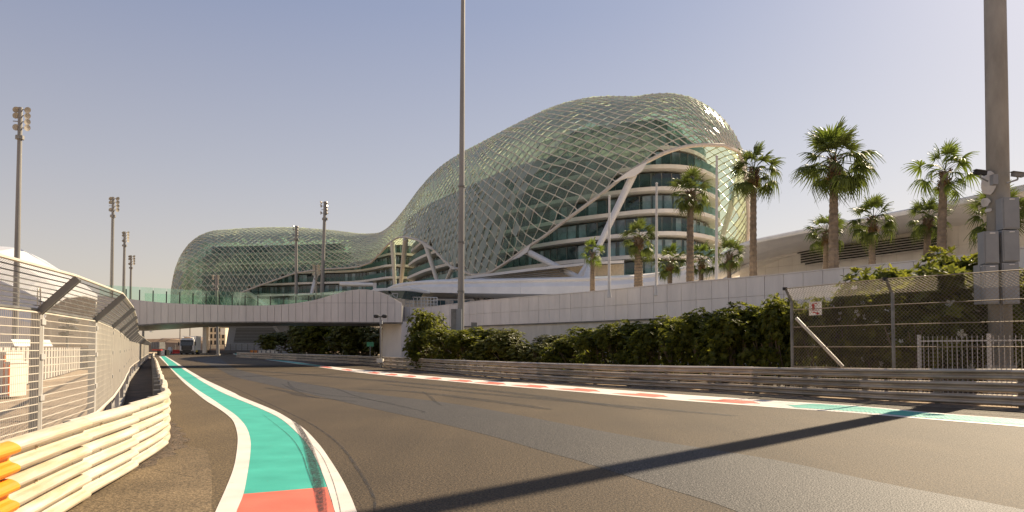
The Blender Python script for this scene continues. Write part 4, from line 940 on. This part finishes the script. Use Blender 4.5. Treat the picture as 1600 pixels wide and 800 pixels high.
# ================================================================ MASTS
def lamp(m,c,d,s): # shallow dish floodlight pointing along d
    q=Vector(d).to_track_quat('Z','Y').to_matrix(); m.lathe(c,[(.10*s,-.34*s),(.26*s,-.22*s),(.44*s,0),(.46*s,.06*s),(.40*s,.05*s),(.05*s,.0)],12,q)
def mast(label,px,ytop,D,base_r,top_r,zb=0,levels=4,sz=1.0,aim=None,pxb=None,cat='light mast',grp='floodlight masts far along the track'):
    b=L(pxb if pxb else px,D,zb); top=P(px,ytop,D); t=thing('floodlight_mast',label,cat,b,0,grp)
    MB().tube(b,top,base_r,top_r,n=12).build('pole',M_MAST,t,smooth=False)
    sz*=.62; aim=Vector(aim or (.8,-.4,-.45))
    for k in range(levels):
        z=top.z-.3*sz-k*1.0*sz; c=Vector((top.x,top.y,z))
        ar=MB().box(c,(2.0*sz,.14*sz,.12*sz),.3).build('crossarm',M_MAST,t)
        for s_ in (-1,1) if k!=2 else (1,):
            q=c+Vector((s_*.75*sz,s_*.2*sz,.05)); m=MB(); dd=(aim+Vector((0.15*s_,0,.1*k-.1))).normalized(); lamp(m,q+dd*.4*sz,dd,sz*1.15); m.tube(q,q+dd*.2*sz,.06*sz,n=6); l_=m.build('floodlight',M_LENS,t)
    MB().tube((top.x,top.y,top.z-5.2*sz),(top.x,top.y,top.z-4.6*sz),top_r*2.0,n=8).build('collar',M_MAST,t)
    MB().box((b.x,b.y,zb+.12),(base_r*2.6,base_r*2.6,.3)).build('foot',M_CONC,t)
    return t
mast('tall floodlight mast rising behind the white hall at the far left',32,168,62,.26,.17,sz=.85,pxb=24)
mast('floodlight mast left of the glass shell, taller of the left pair',177,308,99,.28,.18,sz=.85,pxb=173)
mast('floodlight mast with one sided lamps, second from the taller left one',195,362,128,.3,.2,sz=.8,aim=(.9,-.2,-.3),pxb=192)
mast('smallest and farthest floodlight mast of the left group',205,399,160,.3,.2,sz=.9,pxb=203)
mast('floodlight mast in front of the left end of the glass shell',463,353,123,.32,.22,sz=.75,aim=(-.9,-.3,-.3),levels=4)
mast('tallest floodlight mast standing before the far glass shell',508,315,102,.32,.2,sz=.8,aim=(-.85,-.4,-.3),pxb=500)
mast('short floodlight mast with a wide cluster of lamps below the glass shell rim',494,414,175,.3,.22,sz=1.1,aim=(.3,-.9,-.3))
mast('dark floodlight mast under the bridge before the grey louvred wall',338,430,150,.32,.25,sz=.9,aim=(-.3,-.9,-.3),pxb=341)
# slim mast in the middle of the picture
sm=thing('floodlight_mast','slim brown mast running up out of the picture, rooted in the hedge with dark cabinets','light mast',L(719,52))
b=L(719.5,52); tp_=L(723,52,34); MB().tube(b,tp_,.245,.12,n=14).build('pole',M_MAST,sm,smooth=False)
for (x,y0,y1,dx) in [(709,483,527,.36),(717,483,527,.40),(741,504,530,.42)]:
    a=P(x,y0,51.6); c=P(x,y1,51.6); MB().box((a+c)/2,(dx,.35,a.z-c.z)).build('cabinet',M_BOX if x==717 else M_GREY,sm)
for z in (5.5,9,13): MB().tube(b.lerp(tp_,z/34),b.lerp(tp_,(z+.12)/34),.26,n=14).build('band',M_GREY,sm)
for k in range(3):
    c=b.lerp(tp_,(33-k*1.2)/34); MB().box(c,(2.2,.15,.12)).build('crossarm',M_MAST,sm)
    for s_ in(-1,1): m=MB(); lamp(m,c+Vector((s_*.9,-.3,0)),(-.3,-.7,-.5),1.1); m.build('floodlight',M_LENS,sm)
# large mast at the right
bm_=thing('floodlight_mast','massive grey mast at the right edge with stacked cabinets and two cameras','light mast',L(1561,25))
b=L(1562.5,25); tp_=L(1556,25,36); tp_.x=b.x+.25
MB().tube(b,tp_,.36,.29,n=18).build('pole',mat('weathered mast paint',(.33,.33,.33),.6,var=.16,scale=1.1,streak=3,bump=.15),bm_,smooth=True)
for k in range(3):
    c=b.lerp(tp_,(35-k*1.3)/36); MB().box(c,(2.6,.2,.16)).build('crossarm',M_MAST,bm_)
    for s_ in(-1,1): m=MB(); lamp(m,c+Vector((s_*1.1,-.3,0)),(-.4,-.7,-.5),1.2); m.build('floodlight',M_LENS,bm_)
def cab(x0,x1,y0,y1,D,dep=.42):
    a=P(x0,y0,D); c=P(x1,y1,D); o=MB().box(((a.x+c.x)/2,D+dep/2,(a.z+c.z)/2),(c.x-a.x,dep,a.z-c.z-.015),-.12).build('cabinet',M_BOX,bm_)
    MB().box(((a.x+c.x)/2-.02,D-.012,(a.z+c.z)/2),(c.x-a.x-.07,.02,a.z-c.z-.09),-.12).build('door',M_BOX,o)
    MB().box(((a.x+c.x)/2,D-.03,a.z-.07),(.16,.012,.03),-.12).build('name_plate',M_SW,o)
for a in [(1539,1562,361,412,24.3),(1539,1562,413,475,24.3),(1532,1540,413,475,24.5),(1568,1594,308,358,24.2),(1568,1594,359,409,24.2),(1568,1594,410,475,24.2)]: cab(*a)
for x in (1563.5,1566.5): MB().tube(P(x,362,24.35),P(x,575,24.35),.025,n=6).build('conduit',M_GREY,bm_)
MB().tube(b,b+Vector((0,0,1.0)),.5,.46,n=18).build('base_sleeve',M_CONC,bm_)
pm=MB(); prs=random.Random(4)
def blob(cx,cy,w,h,s):
    r_=random.Random(s); return [(cx+w*math.cos(a/14*6.283)*r_.uniform(.8,1.05),cy+h*math.sin(a/14*6.283)*r_.uniform(.85,1.05)) for a in range(14)]
for cx,cy,w,h,s in [(1555,282,8,20,1),(1552,312,5,8,2),(1556,325,2.5,3,3)]:
    vs=[]
    for (x,y) in blob(cx,cy,w,h,s):
        p=P(x,y,24.5); dx=p.x-(b.x-.06); rr0=.343; yy=b.y-math.sqrt(max(.0,rr0*rr0-dx*dx))-.006 if abs(dx)<rr0 else b.y; vs.append((p.x,yy,p.z))
    pm.add(vs,[tuple(range(14))])
pm.build('paint_patch',mat('pale primer',(.62,.60,.56),.7,var=.08),bm_)
for (x,y,dx,lb) in [(1532,270,-1,'dark security camera on the left of the big grey mast'),(1590,273,1,'grey security camera on the right of the big grey mast')]:
    cmr=thing('security_camera',lb,'camera',P(x,y,24.4))
    c=P(x,y,24.4); MB().box(c,(.36,.15,.13),Matrix.Rotation(.12,3,'Y')).build('housing',M_DARK if dx<0 else M_GREY,cmr); MB().box(c+Vector((0,-.01,.075)),(.42,.19,.02),Matrix.Rotation(.12,3,'Y')).build('sunshield',M_GREY,cmr)
    MB().tube(c+Vector((dx*.18,-.02,0)),c+Vector((dx*.24,-.03,0)),.05,n=10).build('lens',M_CABLE,cmr)
    MB().path([c-Vector((0,0,.05)),c-Vector((0,0,.16)),c+Vector((-dx*.3,.1,-.26))],.03,6).build('bracket',M_BOX,cmr)
MB().box(P(1553,281,24.28),(.16,.2,.34)).build('mount',M_BOX,bm_)
# small twin camera post and green marker
sp2=thing('lamp_post','slim post with twin round lamps in front of the bridge pier','lamp post',L(595,59))
c=P(594.5,495,59); MB().tube(L(595.5,59),c,.09,.06,n=8).build('pole',M_MAST,sp2); MB().box(c,(1.0,.08,.08)).build('crossarm',M_DARK,sp2)
for s_ in(-1,1): m=MB(); m.lathe(c+Vector((s_*.33,-.05,.02)),[(.12,-.12),(.22,-.05),(.22,.1),(.12,.16)],10); m.build('lamp',M_CABLE,sp2)
MB().box(P(595.5,503,58.9),(.2,.3,.35)).build('cabinet',M_BOX,sp2); MB().box((c.x,59,.55),(.5,.5,.3)).build('base',M_CREAM,sp2)
gs=thing('marker_board','small green marker board on a thin post among the shaded shrubs','sign',L(578.5,66)); MB().box(P(578.5,538,66),(.62,.05,.40)).build('board',mat('green board',(.04,.25,.12),.5),gs); MB().tube(L(578.5,66),P(578.5,540,66),.04,n=6).build('post',M_GREY,gs)
ps=thing('slanted_prop','thin slanted steel prop leaning against the panelled wall left of the hedge','prop',L(636,56)); MB().tube(P(635,560,57),P(649,534,58.5),.06,n=6).build('tube',M_GREY,ps); MB().box(P(635,560,57)-Vector((0,0,.1)),(.3,.3,.25)).build('foot',M_CONC,ps)
# ================================================================ TRUCK AND FAR END OF THE TRACK
TD=172; t0=L(294,TD-8,.02); tk=thing('truck','white lorry with a black grille facing the viewer at the track end','truck',t0,R(14)); tk.scale=(1.15,1.15,1.1)
M_TW=mat('truck white',(.78,.76,.72),.3,var=.04,coat=.4); M_TB=mat('truck black',(.015,.015,.016),.4); M_TG=mat('windscreen',(.02,.025,.03),.05,spec=.9); M_TY=mat('tyre rubber',(.02,.02,.02),.9)
def tb(name,c,d,m,par=tk,rot=None):
    mb=MB().box((0,0,0),d,rot); o=mb.build(name,m); o.parent=par; o.location=c; return o
def tlathe(name,c,prof,m,par=tk):
    o=MB().lathe((0,0,0),prof,16,Matrix.Rotation(math.pi/2,3,'Y')).build(name,m); o.parent=par; o.location=c; return o
cabm=MB().sweep([[Vector((x,y,z)) for x,y in ((-w_,-d0),(w_,-d0),(w_+.0,1.1),(-w_,1.1))] for w_,d0,z in ((1.22,1.12,.55),(1.25,1.20,.9),(1.25,1.20,1.9),(1.23,1.08,2.8),(1.18,.85,3.1))]); o=cabm.build('cab',M_TW); o.parent=tk
tb('windscreen',(0,-1.19,2.32),(2.3,.08,1.0),M_TG,rot=Matrix.Rotation(-.12,3,'X')); tb('sun_visor',(0,-1.34,2.86),(2.3,.35,.16),M_TB)
tb('grille',(0,-1.225,1.30),(1.95,.06,1.15),M_TB); tb('bumper',(0,-1.24,.52),(2.46,.22,.5),M_TB)
for z in (1.1,1.35,1.6): tb('grille_bar',(0,-1.26,z),(1.4,.03,.05),M_GREY)
for s_ in(-1,1):
    tb('headlight',(s_*.98,-1.23,.86),(.40,.06,.22),M_LENS); tb('mirror',(s_*1.48,-1.1,2.2),(.2,.12,.75),M_TB); tb('side_window',(s_*1.26,-.45,2.3),(.02,.8,.65),M_TG)
    for yy in (-.55,4.2,5.6):
        w_=tlathe('wheel',(s_*1.02,yy,.5),[(.05,-.16),(.46,-.16),(.5,-.1),(.5,.1),(.46,.16),(.05,.16)],M_TY); tlathe('rim',(s_*.17,0,0),[(.02,-.02),(.27,-.02),(.25,.03),(.02,.05)],M_GREY,w_)
tb('roof_fairing',(0,-.3,3.28),(2.0,1.2,.36),M_TW,rot=Matrix.Rotation(.14,3,'X')); tb('beacon',(0,-.75,3.5),(1.1,.2,.14),mat('amber beacon',(.8,.35,.04),.3))
tb('cargo_body',(0,4.0,2.35),(2.5,5.4,2.9),M_TW); tb('chassis',(0,3.0,.75),(.9,7.6,.3),M_TB); tb('side_guard',(1.2,2.3,.7),(.05,2.4,.35),mat('yellow guard',(.7,.5,.03),.5))
def blk(nm,lb,cat,x0,x1,y0,y1,D,dep,m,pn,grp=None,zr=0):
    a=P(x0,y0,D); c=P(x1,y1,D); t=thing(nm,lb,cat,(a.x*.5+c.x*.5,D,c.z),0,grp)
    MB().box(((a.x+c.x)/2,D+dep/2,(a.z+c.z)/2),(c.x-a.x,dep,a.z-c.z)).build(pn,m,t); return t,a,c
M_ORG=mat('orange plastic',(.75,.16,.03),.5); M_REDP=mat('red plastic',(.60,.035,.02),.5)
t,a,c=blk('water_barrier','red plastic water barrier left of the lorry','barrier',270,281,546.5,552.2,176,.7,M_REDP,'body'); MB().box(((a.x+c.x)/2,175.9,c.z+.08),(c.x-a.x+.1,.9,.2)).build('foot',M_REDP,t); MB().box(((a.x+c.x)/2,175.97,(a.z+c.z)/2+.1),(c.x-a.x-.3,.06,.12)).build('groove',M_DARK,t)
t,a,c=blk('tyre_wall','white wrapped tyre wall at the end of the left barrier','barrier',249,257,546.8,555.5,140,1.4,mat('white wrap',(.7,.67,.6),.5),'wrap')
for k in range(3): MB().tube((c.x+.1,140.3+.4*k,c.z),(c.x+.1,140.3+.4*k,a.z),.28,n=12).build('tyre_stack',M_TY,t)
t,a,c=blk('barrel','black drum with a red lid at the end of the left barrier','drum',245.5,249.5,547.5,555,134,.5,M_TB,'body'); MB().box(((a.x+c.x)/2-.3,134.2,a.z+.08),(1.6,.7,.18)).build('lid',M_REDP,t)
t=thing('utility_cart','small silver service cart parked behind the red barrier','cart',L(266,182)); q=L(266,182); MB().box(q+Vector((0,0,.55)),(1.3,1.8,.6)).build('body',M_BOX,t); MB().prism([q+Vector((-.55,-.3,.85)),q+Vector((.45,-.3,.85)),q+Vector((.2,-.1,1.75)),q+Vector((-.35,-.1,1.75))],(0,.9,0)).build('cabin',M_STEEL,t)
for s_ in(-.6,.6):
    for yy in(-.6,.6): MB().lathe(q+Vector((s_,yy,.28)),[(.02,-.1),(.28,-.1),(.28,.1),(.02,.1)],12,Matrix.Rotation(math.pi/2,3,'Y')).build('wheel',M_TY,t)
t,a,c=blk('container','grey shipping container behind the end of the left barrier','container',236,249,534.5,545,150,2.4,M_GREY,'body')
for k in range(5): MB().box((a.x+.15+k*(c.x-a.x-.3)/4,149.96,(a.z+c.z)/2),(.12,.08,a.z-c.z-.1)).build('rib',M_BOX,t)
# earth bank and buildings beyond
M_BANK=mat('tan earth bank',(.30,.20,.12),.95,var=.12,scale=.3)
bk=MB(); secs=[]
for k in range(24):
    x=-170+k*9; y=262+6*math.sin(k*.5); h=4.4+.5*math.sin(k*1.7); secs.append([Vector((x,y-6,-.05)),Vector((x,y-2,h*.75)),Vector((x,y,h)),Vector((x,y+14,h)),Vector((x,y+20,-.05))])
struct(bk.sweep(secs).build('earth_bank',M_BANK))
sand=MB().add([(-125,196,.01),(-76,205,.01),(-40,218,.01),(-40,224,.01),(-130,224,.01)],[(0,1,2,3,4)]); struct(sand.build('sand_trap',mat('pale sand',(.60,.45,.27),.95)))
def shed(lb,x0,x1,y0,D,dep,m,ribs=0):
    t,a,c=blk('shed',lb,'building',x0,x1,y0,541,D,dep,m,'wall'); MB().box(((a.x+c.x)/2,D+dep/2,a.z+.12),(c.x-a.x+.8,dep+.8,.24)).build('roof',M_WHITE,t)
    for k in range(ribs): MB().box((a.x+(k+.5)*(c.x-a.x)/ribs,D-.05,(a.z+c.z)/2),(.25,.1,a.z-c.z)).build('window',M_DARK,t)
shed('long low dark grey building on top of the earth bank',252,283,529,300,10,M_BOX,9); shed('bright white box building right of the lorry roof',303,318,528,290,9,M_TW,0)
for px,yt,lb in ((281.5,507,'thin distant mast with a short crossbar, left of the pair over the lorry'),(297,505,'thin distant mast without a crossbar, right of the pair over the lorry')):
    t=thing('distant_mast',lb,'mast',L(px,270,3)); MB().tube(L(px,270,0),P(px,yt,270),.28,.2,n=6).build('pole',M_MAST,t)
    if px<290: MB().box(P(px,511.5,270),(1.6,.3,.3)).build('crossbar',M_MAST,t)
# lamp bracket on a pole behind the left fence
t=thing('street_lamp','street lamp with an angled arm peeking over the far end of the debris fence','street lamp',L(224,75)); MB().tube(L(224,75),P(224,513.5,75),.14,.12,n=8).build('pole',M_GREY,t); MB().tube(P(223.5,514,75),P(236,514.5,75),.07,n=6).build('arm',M_GREY,t); MB().box(P(237.5,516,75),(.22,.3,.42),Matrix.Rotation(.5,3,'Y')).build('lamp_head',M_TW,t)
# flyover with louvred abutment beyond the bridge
fo=thing('flyover_abutment','pale concrete flyover end with a dark grey louvred parallelogram panel','building',L(400,205))
M_SH=mat('pale blue grey concrete',(.34,.35,.38),.7,var=.06); M_LV=mat('grey louvre',(.11,.11,.115),.6,var=.08)
D=205
MB().prism([P(305,509,D),P(322,504,D),P(620,502,D),P(620,509,D),P(318,511,D)],(0,12,0)).build('deck',M_SH,fo)
MB().prism([P(358,509,D+.5),P(470,509,D+.5),P(470,556,D+.5),P(350,556,D+.5)],(0,9,0)).build('abutment',M_SH,fo)
MB().prism([P(365,535,D+.3),P(369,513,D+.3),P(428,513,D+.3),P(444,535,D+.3)],(0,.3,0)).build('louvre_panel',M_LV,fo)
for k in range(9):
    y_=514.5+k*2.3; xa=369-(y_-513)*.18; xb=428+(y_-513)*.73; MB().prism([P(xa,y_,D+.1),P(xb,y_,D+.1),P(xb,y_+.8,D+.1),P(xa,y_+.8,D+.1)],(0,.2,0)).build('louvre',M_SH if k%9==99 else M_BOX,fo)
MB().tube(P(422,503,D-2),P(452,540,D-2),.45,n=6).build('strut',M_SH,fo)
MB().box(L(321.5,D+4,5)-Vector((0,0,2.5))+Vector((0,0,1.5)),(1.1,1.6,9)).build('column',M_CREAM,fo)
t,a,c=blk('paddock_building','buff building with tall window openings seen beneath the flyover deck','building',327,352,512,545,235,10,M_BUFF,'wall')
for k in range(4):
    for r_ in range(3): MB().box((a.x+.7+k*1.25,234.95,c.z+2+r_*2.0),(.6,.12,1.3)).build('window',M_DARK,t)
    
MB().box((a.x+4.4,234.9,c.z+5.6),(1.5,.2,2.2)).build('white_panel',M_TW,t)
# back catch fence and dark wall at the far end
cf2=thing('catch_fence','far catch fence of dark posts along the outside of the bend','fence',L(350,190))
pts=[L(px,D_) for px,D_ in ((258,214),(310,212),(350,206),(390,196),(440,186))]
fp2=resample([tuple(p)[:2] for p in pts],3.2)
for p in fp2: MB().box((p[0],p[1],1.3),(.18,.18,2.6)).build('post',M_GREY,cf2)
bw=MB(); bw.sweep([[Vector((p[0],p[1]-.3,0)),Vector((p[0],p[1]-.3,.85)),Vector((p[0],p[1]-.05,.85)),Vector((p[0],p[1]-.05,0))] for p in fp2]); bw.build('rail',mat('dark barrier',(.07,.065,.065),.6),cf2)
for z in (1.3,1.8,2.4): MB().path([(p[0],p[1],z) for p in fp2],.03,4).build('wire',M_GREY,cf2)
mg=MB()
for i in range(len(fp2)-1):
    for k in range(6): f=k/6; x_=fp2[i][0]*(1-f)+fp2[i+1][0]*f; y_=fp2[i][1]*(1-f)+fp2[i+1][1]*f; mg.tube((x_,y_,.85),(x_,y_,2.5),.02,n=3,cap=False)
mg.build('wire_mesh',M_GREY,cf2,kind='stuff')
# ================================================================ LEFT BACKGROUND BEHIND THE DEBRIS FENCE
hl=thing('domed_hall','white domed tent hall with curved roof panels at the far left','building',L(20,92))
D=92; ribs=[]
prof=[(-90,378),(-60,376),(-30,379),(0,385),(14,386),(31,387.5),(42,393),(52,400),(64,408),(75,415),(88,423),(100,430),(108,436),(120,446),(135,462)]
zb=P(0,530,D).z
for k in range(len(prof)-1):
    a=P(prof[k][0]+.15,prof[k][1],D); b_=P(prof[k+1][0]-.15,prof[k+1][1],D); secs=[]
    for s_ in range(9):
        th=R(-14+s_*25.5); c_=math.cos(th); sn=max(0,math.sin(th)) if s_ else 0
        secs.append([Vector((a.x,D-c_*9,2+(a.z-2)*sn**.7)),Vector((b_.x,D-c_*9,2+(b_.z-2)*sn**.7))])
    MB().sweep([[s_[0],s_[1],s_[1]+Vector((0,.0,-.12)),s_[0]+Vector((0,.0,-.12))] for s_ in secs]).build('roof_panel',M_TW,hl)
hb=thing('panel_fence','white corrugated panel fence across the paved yard behind the debris fence','fence',L(60,36))
pf=[tuple(L(px,D_)[:2]) for px,D_ in ((-40,24),(17,27.9),(60,34),(103,43.8),(130,56),(160,72),(185,92))]
pf=resample(pf,.55)
for k,(a,b_) in enumerate(zip(pf[:-1],pf[1:])):
    A=Vector((a[0],a[1],.05)); B=Vector((b_[0],b_[1],.05)); dv=(B-A); nn_=Vector((-dv.y,dv.x,0)).normalized(); o=nn_*(.05*(k%2)); MB().prism([A+o+dv*.02,B+o-dv*.02,B+o-dv*.02+Vector((0,0,1.55)),A+o+dv*.02+Vector((0,0,1.55))],nn_*.04).build('panel',mat('off white sheet',(.52,.49,.45),.6,var=.08) if k<130 else M_TW,hb)
for x0,x1,y0,y1,D,lb,m in [(-4,7.5,553,620,23.5,'cream concrete block standing at the left picture edge behind the fence',M_CREAM),(8,14.5,568,620,23.2,'narrow cream block with an orange edge beside the larger block',M_CREAM)]:
    t,a,c=blk('concrete_block',lb,'block',x0,x1,y0,y1,D,.8,m,'body'); MB().box(((a.x+c.x)/2,D+.4,a.z+.03),(c.x-a.x+.05,.86,.06)).build('cap',M_CREAM,t); MB().box((c.x-.02,D-.02,(a.z+c.z)/2),(.05,.04,a.z-c.z-.1)).build('edge_strip',M_ORG,t)
t=thing('canopy_tent','white canopy roof beyond the panel fence at the far left','tent',L(5,60)); a=P(-10,530,60); c=P(23,541,60); MB().prism([Vector((a.x,60,c.z)),Vector((c.x,60,c.z)),Vector((c.x-.3,60,a.z)),Vector((a.x,60,a.z))],(0,5,0)).build('roof',M_TW,t)
for x_ in (a.x+.3,c.x-.2): MB().tube((x_,60.2,0),(x_,60.2,c.z),.06,n=6).build('leg',M_STEEL,t)
t=thing('lamp_cluster_post','dark post carrying six round lamps seen through the debris fence','lamp post',L(105.5,47)); MB().tube(L(105.5,47),P(105.5,498,47),.09,n=8).build('pole',M_GREY,t)
for y_ in (501.5,513.5,522.5):
    for dx in (-6,9) if y_<520 else (-6,): m=MB(); c=P(105.5+dx,y_,47); m.lathe(c,[(.02,-.12),(.30,-.08),(.32,.06),(.1,.16)],12,Matrix.Rotation(.3,3,'Y')); m.build('lamp',M_TB,t)
    MB().box(P(107,y_,47),(.7,.06,.06)).build('crossarm',M_GREY,t)
def car(lb,px,D,col,rz):
    q=L(px,D); t=thing('parked_car',lb,'car',q,rz,'cars parked behind the panel fence'); m=mat('car paint %s'%col[0],col,.3,var=.03,coat=.5)
    pr=[(-2.1,.35),(-2.15,.75),(-1.5,.92),(-.9,1.42),(.6,1.45),(1.3,.98),(2.1,.85),(2.15,.4)]
    o=MB().sweep([[Vector((s_*.86*(1 if z<1 else .8),x,z)) for x,z in pr] for s_ in (-1,1)]).build('body',m); o.parent=t
    for s_ in(-1,1):
        o=MB().prism([(s_*.80,-.95,1.0),(s_*.80,.85,1.0),(s_*.71,.5,1.36),(s_*.71,-.72,1.36)],(s_*.03,0,0)).build('window',M_TG); o.parent=t
        for yy in (-1.35,1.3): o=MB().lathe((s_*.82,yy,.32),[(.02,-.1),(.32,-.1),(.32,.1),(.02,.1)],12,Matrix.Rotation(math.pi/2,3,'Y')).build('wheel',M_TY); o.parent=t
        o=MB().box((s_*.6,-2.12,.66),(.35,.06,.15)).build('headlight',M_LENS); o.parent=t
car('dark parked car nearest the six lamp post',84,74,(.03,.03,.035),R(80)); car('silver parked car between two dark ones',98,80,(.42,.42,.42),R(80)); car('dark blue parked car farthest right in the row',118,88,(.03,.04,.09),R(80))
shed('low tan building on the horizon behind the parked cars',60,150,536,210,12,M_BANK,10)
